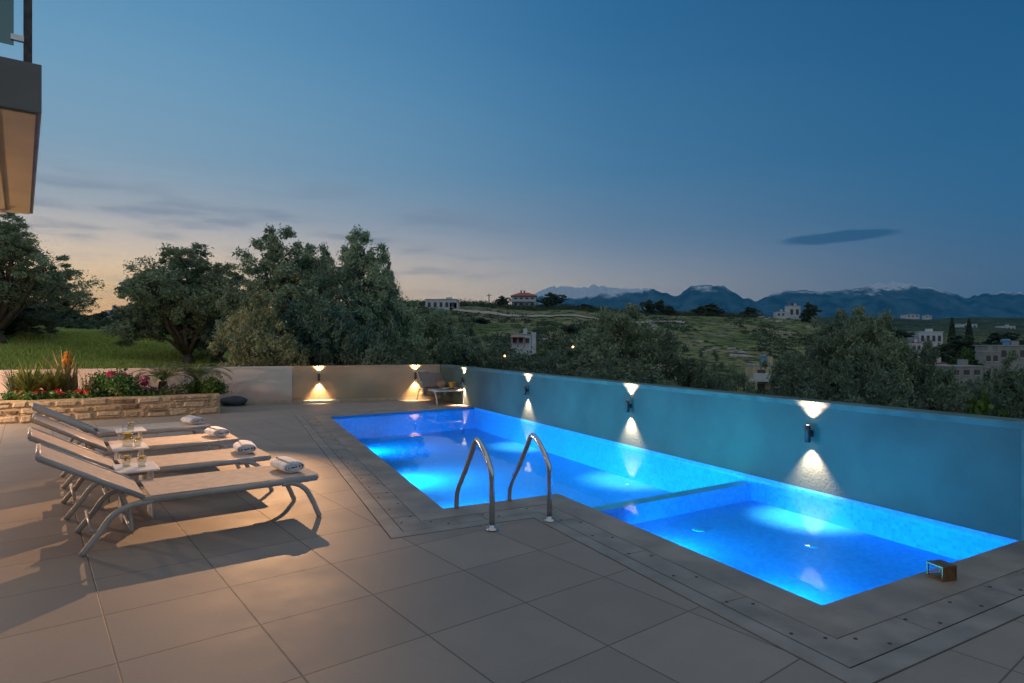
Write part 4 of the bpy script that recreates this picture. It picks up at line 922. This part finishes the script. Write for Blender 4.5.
for ri, rh in enumerate(rows):
    x = -Lp + rnd.uniform(0, .1)
    while x < -0.02:
        w_ = rnd.uniform(0.09, 0.46); w_ = min(w_, -0.008 - x)
        if w_ < 0.06: break
        stack = [(0.0, 1.0)] if rnd.random() < .8 else (lambda k_: [(0.0, k_), (k_, 1.0)])(rnd.uniform(.35, .65))
        for s0, s1 in stack:
            g_ = rnd.uniform(.006, .024); h_ = rh * (s1 - s0) - rnd.uniform(.008, .045 if s1 - s0 == 1 else .018); zz = z + rh * s0 + .005; pr2 = rnd.uniform(0.004, 0.02)
            jx = [rnd.uniform(-.006, .03) for _ in range(4)]; jz = [rnd.uniform(-.006, .02) for _ in range(4)]
            x0, x1, z0, z1 = x + g_, x + w_ - g_, zz, zz + h_
            b0 = [(x0 + jx[0], z0 + jz[0]), (x1 - jx[1], z0 + jz[1]), (x1 - jx[2], z1 - jz[2]), (x0 + jx[3], z1 - jz[3])]
            cxx = (x0 + x1) / 2; czz = (z0 + z1) / 2
            vs_ = [(p_[0], 0.012, p_[1]) for p_ in b0] + [(cxx + (p_[0] - cxx) * .97, -pr2 * .6, czz + (p_[1] - czz) * .94) for p_ in b0] + [(cxx + (p_[0] - cxx) * .82, -pr2 - .004, czz + (p_[1] - czz) * .75) for p_ in b0]
            fs_ = [(8, 9, 10, 11)] + [(i, (i + 1) % 4, (i + 1) % 4 + 4, i + 4) for i in range(4)] + [(i + 4, (i + 1) % 4 + 4, (i + 1) % 4 + 8, i + 8) for i in range(4)]
            mb.add(vs_, fs_); tints += [rnd.choice([0.05, 0.25, 0.35, 0.4, 0.45, 0.5, 0.55])] * len(fs_)
        x += w_
    y = 0.02
    while y < Wp - .05:
        w_ = rnd.uniform(0.14, 0.35); w_ = min(w_, Wp - y)
        h_ = rh * 0.85
        if w_ > .06:
            vs_ = [(-0.01, y + .012, z), (-0.01, y + w_ - .012, z), (-0.01, y + w_ - .012, z + h_), (-0.01, y + .012, z + h_), (0.012, y + .02, z + .01), (0.012, y + w_ - .02, z + .01), (0.012, y + w_ - .02, z + h_ - .01), (0.012, y + .02, z + h_ - .01)]
            fs_ = [(4, 5, 6, 7)] + [(i, (i + 1) % 4, (i + 1) % 4 + 4, i + 4) for i in range(4)]; mb.add(vs_, fs_); tints += [rnd.choice([.3, .5, .6, .7])] * len(fs_)
        y += w_
    z += rh
so = mb.build('facing_stones', 'stone_face', pe)
at2 = so.data.attributes.new('stone', 'FLOAT', 'FACE')
if len(so.data.polygons) == len(tints): at2.data.foreach_set('value', tints)
mb = MB(); mb.box((-Lp / 2 - .12, 0.24 + (Wp - .24) / 2, PH / 2 - .2), (Lp - .24, Wp - .24, PH + .3)); mb.build('soil', 'soil', pe)
SOILZ = PH - 0.05
def ploc(x, y): return Vector((Q1.x, Q1.y)) + qd * x + qn * y     # planter coordinates -> world
def pl_px(px, y):                                                  # x along the planter for a pixel column at inset y
    a_ = Q1 + qn * y; q = inter(Vector((0, 0)), Vector(((px - CX) / F, 1)), a_, qd); return q
def blades(name, pos, n, length, width, lean, m, label, cat, seed, group=None, curl=0.6, z0=SOILZ, up=1.0, extra=None):
    rnd = random.Random(seed); vs_ = []; tt = []
    V = []
    for k in range(n):
        a_ = rnd.uniform(0, 2 * PI); L_ = length * rnd.uniform(0.6, 1.1); ln2 = lean * rnd.uniform(0.15, 1.1); d = Vector((math.cos(a_), math.sin(a_), 0)); sd = Vector((-d.y, d.x, 0))
        segs = 6; prevp = None; w0 = width * rnd.uniform(.7, 1.2); tv = rnd.uniform(0, 1); base = d * rnd.uniform(0, .04)
        p_ = Vector((0, 0, 0)) + base; ang = math.atan2(ln2, up) * 0.35; ang1 = math.atan2(ln2, up) * (1 + curl)
        for s_ in range(segs + 1):
            f_ = s_ / segs; w_ = w0 * (1 - f_) ** 0.7 * (0.55 + 0.45 * min(1, f_ * 4 + .3)) + .0008
            a3, b3 = p_ - sd * w_ / 2, p_ + sd * w_ / 2
            if prevp: V += [prevp[0], a3, b3, prevp[1]]; tt.append(tv)
            prevp = (a3, b3); an = ang + (ang1 - ang) * f_; p_ = p_ + (d * math.sin(an) + Vector((0, 0, math.cos(an)))) * (L_ / segs)
    e = empty(name, (pos.x, pos.y, z0)); tag(e, label, cat, group)
    leaf_obj('leaves', np.array([tuple(v_) for v_ in V]), m, tt, e)
    return e
def flowers(e, n, spread, h0, h1, m, seed, r=0.035, per=26, offs=(0, 0)):
    rng = np.random.default_rng(seed)
    for k in range(n):
        c = np.array([offs[0] + rng.uniform(-spread, spread), offs[1] + rng.uniform(-.12, .12), rng.uniform(h0, h1)]); g_ = rng.normal(size=(per, 3)); g_ /= np.linalg.norm(g_, axis=1)[:, None]
        leaf_obj('flower_head', leaves_mesh(c + g_ * r * np.array([1, 1, .7]), r * .55, .75, rng), m, np.full(per, rng.uniform(0, 1)), e)
def leafy(name, pos, w, d, h, n, ls, m, label, cat, seed, z0=SOILZ, group=None):
    rng = np.random.default_rng(seed); e = empty(name, (pos.x, pos.y, z0)); tag(e, label, cat, group)
    mb = MB(); rnd = random.Random(seed); cs = []
    for k in range(16):
        c = (rnd.uniform(-w, w) * .5, rnd.uniform(-d, d) * .5, rnd.uniform(.35, 1) * h * (1 - .3 * rnd.random())); cs.append(c); mb.tube([(c[0] * .3, c[1] * .3, -.02), (c[0] * .8, c[1] * .8, c[2] * .6), c], [.008, .005, .002], 5)
    mb.build('stems', 'trunk', e); P = []; T = []
    for c in cs:
        k = n // 16; g_ = rng.normal(size=(k, 3)) * np.array([w * .14, d * .14, h * .22]); P.append(np.array(c) + g_); T.append(np.clip(rng.uniform(.1, .9) + rng.normal(size=k) * .15, 0, 1))
    P = np.concatenate(P); P[:, 2] = np.abs(P[:, 2]); leaf_obj('leaves', leaves_mesh(P, ls, .6, rng), m, np.concatenate(T), e); return e
mk = pl_px
blades('spiky_plant', mk(30, .55), 230, 0.80, .042, 1.7, 'blade_leaf', 'bushy green-yellow spiky plant in the left of the flower bed', 'plant', 1)
blades('spiky_plant', mk(52, .6), 230, 0.80, .042, 1.6, 'blade_leaf', 'green spiky plant right beside the first, next to the dry agave', 'plant', 2)
blades('spiky_plant', mk(14, .7), 60, 0.7, .03, 0.9, 'dark_leaf', 'darker spiky plant at the left end of the flower bed', 'plant', 32)
ag = blades('agave', mk(66, .75), 60, 0.95, .034, 0.6, 'dry_blade', 'tall dry straw-coloured agave clump with upright flower spikes', 'plant', 3)
mb = MB()
for dx, hh_, rr3 in ((0.0, .62, .012), (-.07, .55, .010), (.2, .66, .018), (.16, .62, .014)): mb.tube([(dx * .6, 0, 0), (dx * .9, .01, hh_ * .6), (dx, 0, hh_)], [rr3 * 1.7, rr3 * 1.4, rr3], 7)
mb.tube([(.05, 0, 0), (.04, 0, .3), (.05, 0, .62)], [.055, .06, .022], 9)
mb.tube([(.17, 0, 0), (.18, 0, .3), (.19, 0, .52)], [.05, .045, .018], 9)
mb.build('stalks', 'dry_stalk' if 'dry_stalk' in MATS else 'dry_blade', ag)
rng = np.random.default_rng(77); n = 700; hz = rng.uniform(0, 1, n); rad = .075 * np.sin(np.clip(hz * PI * .92 + .2, 0, PI)) ** .6 * rng.uniform(.5, 1, n); aa = rng.uniform(0, 6.28, n)
leaf_obj('flower_spike', leaves_mesh(np.stack([rad * np.cos(aa) + 0.02, rad * np.sin(aa), .56 + hz * .34], 1), .028, .4, rng, 1.2), 'orange_petal', rng.uniform(0, 1, n), ag)
blades('spiky_plant', mk(86, .5), 30, 0.62, .024, 1.0, 'dry_blade', 'thin arching dry plant right of the agave', 'plant', 4)
specs = [(24, .24, 'red_petal', 'low red geraniums at the front left of the flower bed', 'bed'), (47, .26, 'red_petal', 'low red geraniums below the second spiky plant', 'bed'), (78, .3, 'red_petal', 'orange-red geraniums at the foot of the agave', 'bed'), (113, .34, 'red_petal', 'leafy green plant with red and pink blooms in the middle of the bed', 'bed'), (146, .3, 'pink_petal', 'bright pink flowers right of the bed centre', 'bed')]
for i, (px_, w_, pm, lab, _) in enumerate(specs):
    q = mk(px_, .40); big_ = px_ in (113,); e = leafy('geranium', q, .55 if not big_ else .75, .4, .16 if not big_ else .42, 1500 if not big_ else 3200, .03, 'geranium_leaf', lab, 'flowers', 40 + i, group='flowering plants in the stone bed')
    flowers(e, 9 if not big_ else 6, .28, .10 if not big_ else .12, .2, pm, 50 + i, r=.04, per=40)
    if px_ == 113: flowers(e, 3, .12, .42, .5, 'pink_petal', 90, r=.055, per=60, offs=(.05, 0))
    if px_ == 146: flowers(e, 3, .14, .26, .38, 'pink_petal', 91, r=.06, per=60)
blades('lily_plant', mk(104, .5), 90, 0.5, .034, .45, 'geranium_leaf', 'upright dark green strap-leaved plant left of the pink flowers', 'plant', 6)
blades('lily_plant', mk(132, .6), 34, 0.52, .035, .6, 'blade_leaf', 'strap-leaved plant with pointed pale leaves behind the pink flowers', 'plant', 7)
# arching cycads / ferns
def cycad(px_, seed, label, L_=0.8, n=16, tall=.25):
    q = mk(px_, .62); e = empty('cycad', (q.x, q.y, SOILZ)); tag(e, label, 'plant', 'arching cycads in the stone bed'); rnd = random.Random(seed); mb = MB(); V = []; tt = []
    mb.lathe([(.08, -.02), (.10, tall * .4), (.07, tall)], 12); 
    for k in range(n):
        a_ = 2 * PI * k / n + rnd.uniform(-.2, .2); d = Vector((math.cos(a_), math.sin(a_), 0)); sd = Vector((-d.y, d.x, 0)); p_ = Vector((0, 0, tall)); pts = [p_]; an = rnd.uniform(.15, .7); LL = L_ * rnd.uniform(.7, 1.05); tv = rnd.uniform(0, 1)
        for s_ in range(14):
            an += .135; p_ = p_ + (d * math.sin(an) + Vector((0, 0, math.cos(an)))) * (LL / 14); pts.append(p_)
            tdir = (pts[-1] - pts[-2]).normalized(); ll = .13 * math.sin(PI * min(1, (s_ + 2) / 15)) + .02
            for sgn in (-1, 1):
                for sub in (0, .5):
                    b_ = pts[-2].lerp(pts[-1], sub); tip = b_ + sd * sgn * ll + tdir * ll * .55 + Vector((0, 0, .015)); w_ = tdir * .008
                    V += [b_ - w_, b_.lerp(tip, .5) - w_, tip, b_.lerp(tip, .5) + w_]; tt.append(tv)
        mb.tube(pts, [.006 * (1 - .8 * i / 14) + .001 for i in range(15)], 4)
    mb.build('stems', 'trunk', e); leaf_obj('fronds', np.array([tuple(v_) for v_ in V]), 'blade_leaf', tt, e)
cycad(163, 5, 'arching cycad right of the pink flowers', .95, 24, .3)
cycad(197, 6, 'arching cycad at the right end of the flower bed', .95, 24, .3)
leafy('box_shrub', mk(206, .45), .5, .4, .3, 5000, .022, 'bright_leaf', 'small dense green shrub at the right end of the flower bed', 'shrub', 66)
leafy('silver_shrub', mk(172, .4), .4, .3, .18, 1600, .025, 'olive_light', 'low pale green plant in front of the left cycad', 'plant', 67)

# dark rounded pouf beside planter
q = gp(234, 405.5); mb = MB(); mb.blob((0, 0, .1), (.30, .24, .12), 2, .12, seg=20); mb.lathe([(.2, -.0), (.24, .03)], 18); o = mb.build('pouf', 'slate_fabric', smooth=True); o.location = (q.x, q.y, 0); tag(o, 'dark flattened round pouf on the deck beside the stone bed', 'pouf')

# ------------------------------------------------------------------ sun loungers
SEATZ = 0.345; LW = 0.68
def arc(pts, k=6):                     # Catmull-Rom smoothing
    P_ = [Vector(p) for p in pts]; P_ = [P_[0] * 2 - P_[1]] + P_ + [P_[-1] * 2 - P_[-2]]; o = []
    for i in range(1, len(P_) - 2):
        for s_ in range(k):
            t_ = s_ / k; a_, b_, c_, d_ = P_[i - 1:i + 3]; o.append(0.5 * ((2 * b_) + (c_ - a_) * t_ + (2 * a_ - 5 * b_ + 4 * c_ - d_) * t_ ** 2 + (3 * b_ - a_ - 3 * c_ + d_) * t_ ** 3))
    o.append(P_[-2]); return o
def make_lounger(bt=1.86, bz=0.70, name='sun_lounger', fab='sling'):
    """local frame: origin on the ground under the middle of the foot end; -x towards the head, y across"""
    e = empty(name); hw_ = LW / 2 - .02
    mb = MB()
    for s_ in (-1, 1): mb.tube([(-0.02, s_ * hw_, SEATZ - .02), (-.5, s_ * hw_, SEATZ - .024), (-1.27, s_ * hw_, SEATZ - .024)], .019, 10, sq=1.35)
    mb.tube([(-.02, -hw_, SEATZ - .02), (-.02, hw_, SEATZ - .02)], .016, 10); mb.tube([(-1.26, -hw_, SEATZ - .03), (-1.26, hw_, SEATZ - .03)], .014, 10); mb.tube([(-.62, -hw_, SEATZ - .05), (-.62, hw_, SEATZ - .05)], .013, 8)
    mb.build('frame', 'frame_metal', e, smooth=True)
    for s_ in (-1, 1):
        y = s_ * (hw_ + .004)
        mb = MB(); mb.tube(arc([(-.30, y, SEATZ - .038), (-.20, y, SEATZ - .045), (-.11, y, SEATZ - .11), (-.05, y, SEATZ - .22), (0.0, y, 0.004)]), .0165, 10, sq=1.25); mb.build('leg', 'frame_metal', e, smooth=True)
        mb = MB(); mb.tube(arc([(-1.20, y, SEATZ - .03), (-1.34, y, SEATZ - .045), (-1.45, y, SEATZ - .10), (-1.53, y, SEATZ - .21), (-1.63, y, 0.004)]), .0165, 10, sq=1.25); mb.build('leg', 'frame_metal', e, smooth=True)
    def sheet(p0, p1, th, sag):
        mb = MB(); vs_ = []; fs_ = []; NX, NY = 16, 8; d = Vector(p1) - Vector(p0); L_ = d.length; d.normalize(); nrm = Vector((-d.z, 0, d.x)) if d.x > 0 else Vector((d.z, 0, -d.x))
        for side in (0, 1):
            for i in range(NX + 1):
                for j in range(NY + 1):
                    f_ = i / NX; g_ = j / NY; p_ = Vector(p0) + d * L_ * f_; y = (g_ - .5) * (LW - .05); s2 = -sag * math.sin(PI * g_) * math.sin(PI * min(1, f_ * 1)) ** .5; p_ = p_ + nrm * (s2 + (-th if side else 0)); vs_.append((p_.x, y, p_.z))
        n1 = (NX + 1) * (NY + 1)
        for side in (0, 1):
            for i in range(NX):
                for j in range(NY):
                    a_ = side * n1 + i * (NY + 1) + j; q = (a_, a_ + 1, a_ + NY + 2, a_ + NY + 1); fs_.append(q if side == 0 else q[::-1])
        mb.add(vs_, fs_); return mb
    sheet((-1.22, 0, SEATZ + .004), (-0.0, 0, SEATZ + .004), .004, .012).build('seat', fab, e, smooth=True)
    b0 = (-1.26, 0, SEATZ + .012); b1 = (-bt, 0, bz)
    bo = sheet(b1, b0, .004, .014).build('backrest', fab, e, smooth=True)
    d = (Vector(b1) - Vector(b0)); mb = MB()
    for s_ in (-1, 1): mb.tube([Vector(b0) + Vector((0, s_ * hw_, -.012)), Vector(b1) + Vector((0, s_ * hw_, -.012))], .017, 10, sq=1.2)
    mb.tube([Vector(b1) + Vector((0, -hw_, -.012)), Vector(b1) + Vector((0, hw_, -.012))], .015, 10); mb.build('back_frame', 'frame_metal', bo, smooth=True)
    mb = MB(); pm = Vector(b0).lerp(Vector(b1), .42)
    for s_ in (-1, 1):
        y = s_ * (hw_ - .035); mb.tube(arc([(pm.x, y, pm.z - .03), (pm.x + .10, y, pm.z - .08), (pm.x + .17, y, .22), (-1.33, y, .10)]), .012, 8)
    mb.tube([(-1.33, -hw_ + .035, .10), (-1.33, hw_ - .035, .10)], .011, 8)
    mb.tube([(-1.57, -hw_, .16), (-1.57, hw_, .16)], .012, 8); mb.build('back_prop', 'frame_metal', e, smooth=True)
    return e
LA = math.atan2(.6, .8)
xd = Vector((math.cos(LA), math.sin(LA))); yd = Vector((-xd.y, xd.x))
feet = [gp(320, 475, .345), gp(272, 455.6, .345), gp(239.7, 438.8, .345), gp(210.9, 425.4, .345)]
labs = ['sun lounger nearest the camera', 'second sun lounger from the camera, between two small white tables', 'third sun lounger from the camera', 'farthest sun lounger of the row, next to the stone flower bed']
base = make_lounger(); centres = []
for i, fp in enumerate(feet):
    o = base if i == 0 else copy_tree(base); c_ = fp + yd * (LW / 2); centres.append(c_); o.location = (c_.x, c_.y, 0); o.rotation_euler = (0, 0, LA + (0, .01, -.008, .012)[i]); tag(o, labs[i], 'sun lounger', 'sun loungers on the terrace')
# rolled towels
def towel_mesh():
    mb = MB(); L_ = .34; n = 74; prof = []
    for k in range(n + 1):
        f_ = k / n; a_ = f_ * 3.3 * 2 * PI; r_ = .012 + .060 * f_; prof.append((r_ * 1.5 * math.cos(a_), r_ * .66 * math.sin(a_)))
    th = .0085; NY = 12; vs_ = []; fs_ = []
    outr = []
    for k, (x, z) in enumerate(prof):
        x2, z2 = prof[max(k - 1, 0)]; x3, z3 = prof[min(k + 1, n)]; tx, tz = x3 - x2, z3 - z2; l_ = math.hypot(tx, tz) or 1; outr.append((tz / l_, -tx / l_))
    for j in range(NY + 1):
        yy = (j / NY - .5) * L_; edge_ = 1 - .10 * abs(2 * j / NY - 1) ** 6
        for k, ((x, z), (nx, nz2_)) in enumerate(zip(prof, outr)):
            w_ = .004 * noise.noise(Vector((x * 30, yy * 14, z * 30))); q = (k / n); wob = .008 * noise.noise(Vector((k * .15, j * .9, 4))) * (1 if j in (0, NY) else .3)
            vs_.append(((x + nx * (th * .5 + w_)) * edge_, yy + wob, (z + nz2_ * (th * .5 + w_)) * edge_)); vs_.append(((x - nx * th * .5) * edge_, yy + wob, (z - nz2_ * th * .5) * edge_))
    st = 2 * (n + 1)
    for j in range(NY):
        for k in range(n):
            a_ = j * st + 2 * k; fs_ += [(a_, a_ + 2, a_ + 2 + st, a_ + st), (a_ + 1, a_ + 1 + st, a_ + 3 + st, a_ + 3)]
    for j in (0, NY):
        for k in range(n):
            a_ = j * st + 2 * k; fs_.append((a_, a_ + 1, a_ + 3, a_ + 2))
    mb.add(vs_, fs_); return mb
tw0 = towel_mesh().build('rolled_towel', 'terry', smooth=True)
tl = ['rolled white towel on the nearest sun lounger', 'rolled white towel on the second sun lounger from the camera', 'rolled white towel on the third sun lounger from the camera', 'rolled white towel on the farthest sun lounger by the flower bed']
for i, c_ in enumerate(centres):
    o = tw0 if i == 0 else tw0.copy()
    if i: COL.objects.link(o)
    px_, py_ = ((289, 474), (242, 455), (206, 439), (189, 426))[i]; q = gp(px_, py_, .355)
    q = c_ - xd * .17 + yd * (0.0, .02, .03, -.02)[i]
    o.location = (q.x, q.y, SEATZ + .053); o.rotation_euler = (0, 0, LA + (0.05, -.12, .10, .2)[i]); tag(o, tl[i], 'towel', 'rolled towels on the loungers')
# corner lounger
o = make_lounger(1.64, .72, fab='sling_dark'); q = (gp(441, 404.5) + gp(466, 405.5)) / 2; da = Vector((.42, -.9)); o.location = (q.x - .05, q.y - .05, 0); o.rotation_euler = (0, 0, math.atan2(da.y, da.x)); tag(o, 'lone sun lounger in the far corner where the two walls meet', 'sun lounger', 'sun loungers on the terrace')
for ch in kids(o):
    if ch.name.startswith('backrest') and not ch.name.startswith('backrest_'): pass
CQ = Vector((q.x - .05, q.y - .05)); dn_ = da.normalized(); dp_ = Vector((-dn_.y, dn_.x))
def onl(s_, y): return CQ - dn_ * s_ + dp_ * y
# draped dark towel, striped cloth, orange basket on it
def drape(name, s0, s1, y0, y1, mats_, label, cat, hang=.16, n=10, z0=SEATZ + .012):
    mb = MB(); vs_ = []; fs_ = []; NX, NY = 12, 22
    ys = []; Lh = hang; Wd = y1 - y0
    for j in range(NY + 1):
        s_ = j / NY * (Wd + Lh); ys.append((y0 + min(s_, Wd) + (0.0 if s_ <= Wd else .012), z0 - max(0, s_ - Wd)))
    for side in (0, 1):
        for i in range(NX + 1):
            for (yy, zz) in ys:
                p_ = onl(s0 + (s1 - s0) * i / NX, yy); w_ = .012 * noise.noise(Vector((i * .5, yy * 9, 3))) + .006; vs_.append((p_.x, p_.y, zz + abs(w_) - side * .006))
    n1 = (NX + 1) * (NY + 1)
    for side in (0, 1):
        for i in range(NX):
            for j in range(NY):
                a_ = side * n1 + i * (NY + 1) + j; fs_.append((a_, a_ + 1, a_ + NY + 2, a_ + NY + 1))
    mb.add(vs_, fs_); mb.m = [(1 if len(mats_) > 1 and (f_ // NY) % 4 >= 2 else 0) for f_ in range(len(fs_))]; o = mb.build(name, mats_, smooth=True); tag(o, label, cat); return o
drape('beach_towel', .62, 1.0, -.32, .30, ['slate_fabric'], 'dark blue towel draped over the corner lounger and hanging down its side', 'towel', hang=.0)
drape('striped_cloth', .30, .60, -.10, .30, ['terry', 'stripe_black'], 'black and white striped cloth on the corner lounger', 'cloth', hang=.0)
# part hanging down on the left (camera-left) side
mb = MB(); vs_ = []; fs_ = []
for side in (0, 1):
    for i in range(9):
        for j in range(9):
            p_ = onl(.66 + .3 * i / 8, -(LW / 2 + .012 + side * .006)); vs_.append((p_.x, p_.y, SEATZ + .018 - .20 * j / 8 + .01 * math.sin(i * 1.3) * (j / 8)))
for side in (0, 1):
    for i in range(8):
        for j in range(8): a_ = side * 81 + i * 9 + j; fs_.append((a_, a_ + 1, a_ + 10, a_ + 9))
mb.add(vs_, fs_); hg = mb.build('hanging_end', ['slate_fabric'], smooth=True); bt_ = bpy.data.objects['beach_towel']; hg.parent = bt_
q = onl(.36, .16); mb = MB(); mb.lathe([(.055, 0), (.085, .12), (.09, .125), (.08, .12), (.052, .008)], 20, cap=True); o = mb.build('orange_basket', 'orange_plastic', smooth=True); o.location = (q.x, q.y, SEATZ + .03); tag(o, 'small orange basket standing on the corner lounger', 'basket')
# hat/bag
q = onl(.5, .26); mb = MB(); mb.lathe([(.17, 0), (.165, .006), (.09, .012), (.085, .09), (.06, .11), (0.001, .112)], 22); o = mb.build('sun_hat', 'straw', smooth=True); o.location = (q.x, q.y, SEATZ + .15); o.rotation_euler = (.5, .4, .2); tag(o, 'brown sun hat leaning on the backrest of the corner lounger', 'hat')
o.location = (onl(.86, .1).x, onl(.86, .1).y, SEATZ + .045)

# ------------------------------------------------------------------ side tables and drinks
def make_table():
    e = empty('side_table'); mb = MB(); mb.box((0, 0, .408), (.30, .42, .014)); mb.build('table_top', 'white_metal', e, bevel=.004)
    for s_ in (-1, 1):
        mb = MB(); mb.box((s_ * .105, 0, .2), (.012, .30, .40)); mb.build('leg', 'white_metal', e, bevel=.002)
    mb = MB(); mb.box((0, 0, .395), (.20, .28, .010)); mb.build('rail', 'white_metal', e)
    return e
tb = make_table(); tpos = []
tlab = ['small white side table between the nearest and second loungers', 'small white side table between the second and third loungers', 'small white side table between the third and farthest loungers']
for i in range(3):
    o = tb if i == 0 else copy_tree(tb)
    A_ = centres[i] + yd * (LW / 2); B_ = centres[i + 1] - yd * (LW / 2); c_ = (A_ + B_) / 2 - xd * (1.19, 1.10, 0.96)[i]; tpos.append(c_)
    o.location = (c_.x, c_.y, 0); o.rotation_euler = (0, 0, LA); tag(o, tlab[i], 'side table', 'white side tables between the loungers')
TZ = .4155
def tumbler(pos, fruit, label, h=.095, r=.036):
    e = empty('tumbler', (pos.x, pos.y, TZ)); tag(e, label, 'glass', 'drinks on the side tables')
    mb = MB(); mb.lathe([(r * .8, 0), (r * .84, .004), (r, h), (r * .94, h), (r * .8, .008)], 24, cap=True); mb.build('glass_wall', 'clear_glass', e, smooth=True)
    mb = MB(); mb.lathe([(r * .76, .010), (r * .88, h * .66)], 20); mb.build('drink', 'iced_water', e, smooth=True)
    mb = MB()
    if fruit == 'berry':
        for k in range(7): mb.blob((random.uniform(-.016, .016), random.uniform(-.016, .016), h * .58 + random.uniform(0, .02)), (.010, .010, .010), k, .1, seg=8)
        mb.build('berries', 'berry', e, smooth=True); mb = MB()
    for k in range(3):
        mb.lathe([(.024, -.0025), (.025, 0), (.024, .0025)], 16, (random.uniform(-.006, .006), random.uniform(-.006, .006), h * (.70 + .1 * k)))
    mb.build('lemon_slices', 'lemon', e)
    return e
tumbler(tpos[0] + yd * .06 - xd * .06, 'berry', 'tumbler with red berries on the table beside the nearest lounger')
tumbler(tpos[0] - yd * .03 + xd * .04, 'lemon', 'tumbler with lemon slice and ice on the table beside the nearest lounger')
tumbler(tpos[1] - yd * .06 + xd * .07, 'lemon', 'tumbler with lemon on the middle table beside the tall jug')
tumbler(tpos[2] - yd * .04 - xd * .0, 'berry', 'tumbler with berries and lemon on the farthest table')
q = tpos[1] - xd * .01 - yd * .02; e = empty('water_jug', (q.x, q.y, TZ)); tag(e, 'tall glass jug with lemon slices on the middle table', 'jug')
mb = MB(); mb.lathe([(.046, 0), (.050, .01), (.048, .13), (.054, .215), (.051, .215), (.045, .13), (.045, .012)], 26); mb.build('glass_wall', 'clear_glass', e, smooth=True)
mb = MB(); mb.lathe([(.043, .014), (.043, .12)], 22); mb.build('drink', 'iced_water', e, smooth=True)
mb = MB()
for k in range(6): mb.lathe([(.034, -.003), (.035, 0), (.034, .003)], 18, (random.uniform(-.006, .006), random.uniform(-.006, .006), .085 + .009 * k))
mb.build('lemon_slices', 'lemon', e)
mb = MB(); mb.tube(arc([(-.05, 0, .20), (-.09, 0, .17), (-.09, 0, .09), (-.048, 0, .06)]), .005, 8); mb.build('handle', 'clear_glass', e, smooth=True)

# ------------------------------------------------------------------ ladder rails
pn = Vector((-.47, .88)).normalized()
def rail(pf, label, first=False):
    e = empty('pool_ladder_rail', (pf.x, pf.y, 0), math.atan2(pn.y, pn.x)); tag(e, label, 'handrail', 'stainless ladder rails of the pool')
    mb = MB(); mb.tube([(0, 0, .004), (0, 0, .2), (0, 0, .36)] + arc([(0, 0, .38), (.02, 0, .46), (.12, 0, .575), (.22, 0, .64), (.275, 0, .655), (.315, 0, .625), (.36, 0, .555)], 5)[1:] + [(.50, 0, .37), (.62, 0, .225)] + arc([(.655, 0, .18), (.685, 0, .12), (.695, 0, .04)], 4) + [(.70, 0, -.45)], .0215, 16); mb.build('tube', 'steel', e, smooth=True)
    mb = MB(); mb.lathe([(.052, .0045), (.052, .010), (.045, .018), (.026, .022), (.024, .040)], 28); mb.build('flange', 'steel', e, smooth=True)
    return e
f1 = gp(492, 530); f2 = gp(549.5, 521)
rail(f1, 'left of the two shiny steel ladder rails at the pool edge'); rail(f2, 'right of the two shiny steel ladder rails at the pool edge')
# ------------------------------------------------------------------ lantern on the coping
q = gp(945, 580.5); e = empty('box_lantern', (q.x, q.y + .03, .005), R(15)); tag(e, 'small square glass and bronze lantern standing on the pool coping at the right', 'lantern')
mat('bronze', (0.22, 0.13, 0.06), 0.4, 0.7, var=.2, vscale=30)
mb = MB(); mb.box((0, 0, .006), (.11, .11, .012)); mb.box((0, 0, .084), (.112, .112, .010)); 
for sx_, sy_ in ((-1, -1), (1, -1), (1, 1), (-1, 1)): mb.box((sx_ * .050, sy_ * .050, .045), (.009, .009, .07))
mb.build('frame', 'bronze', e, bevel=.001)
mb = MB(); mb.box((0, -.049, .045), (.088, .004, .066)); mb.build('side_panel', 'bronze', e)
for a_ in ((-.049, 0, .003, .088), (.049, 0, .003, .088), (0, .049, .088, .003)):
    mb = MB(); mb.box((a_[0], a_[1], .045), (a_[2], a_[3], .066)); mb.build('pane', 'clear_glass', e)

# ------------------------------------------------------------------ haze
mb = MB(); mb.box((0, 7000, 550), (34000, 17400, 1280)); hz_ = mb.build('haze', 'soil'); hz_.data.materials.clear()
m = bpy.data.materials.new('haze_air'); m.use_nodes = True; t = m.node_tree; t.nodes.clear(); o_ = t.nodes.new('ShaderNodeOutputMaterial'); pv = t.nodes.new('ShaderNodeVolumePrincipled')
pv.inputs['Color'].default_value = (0.08, 0.55, 1.0, 1); pv.inputs['Density'].default_value = 5.4e-5; pv.inputs['Anisotropy'].default_value = 0.1
t.links.new(pv.outputs[0], o_.inputs['Volume']); hz_.data.materials.append(m); tag(hz_, kind='stuff')
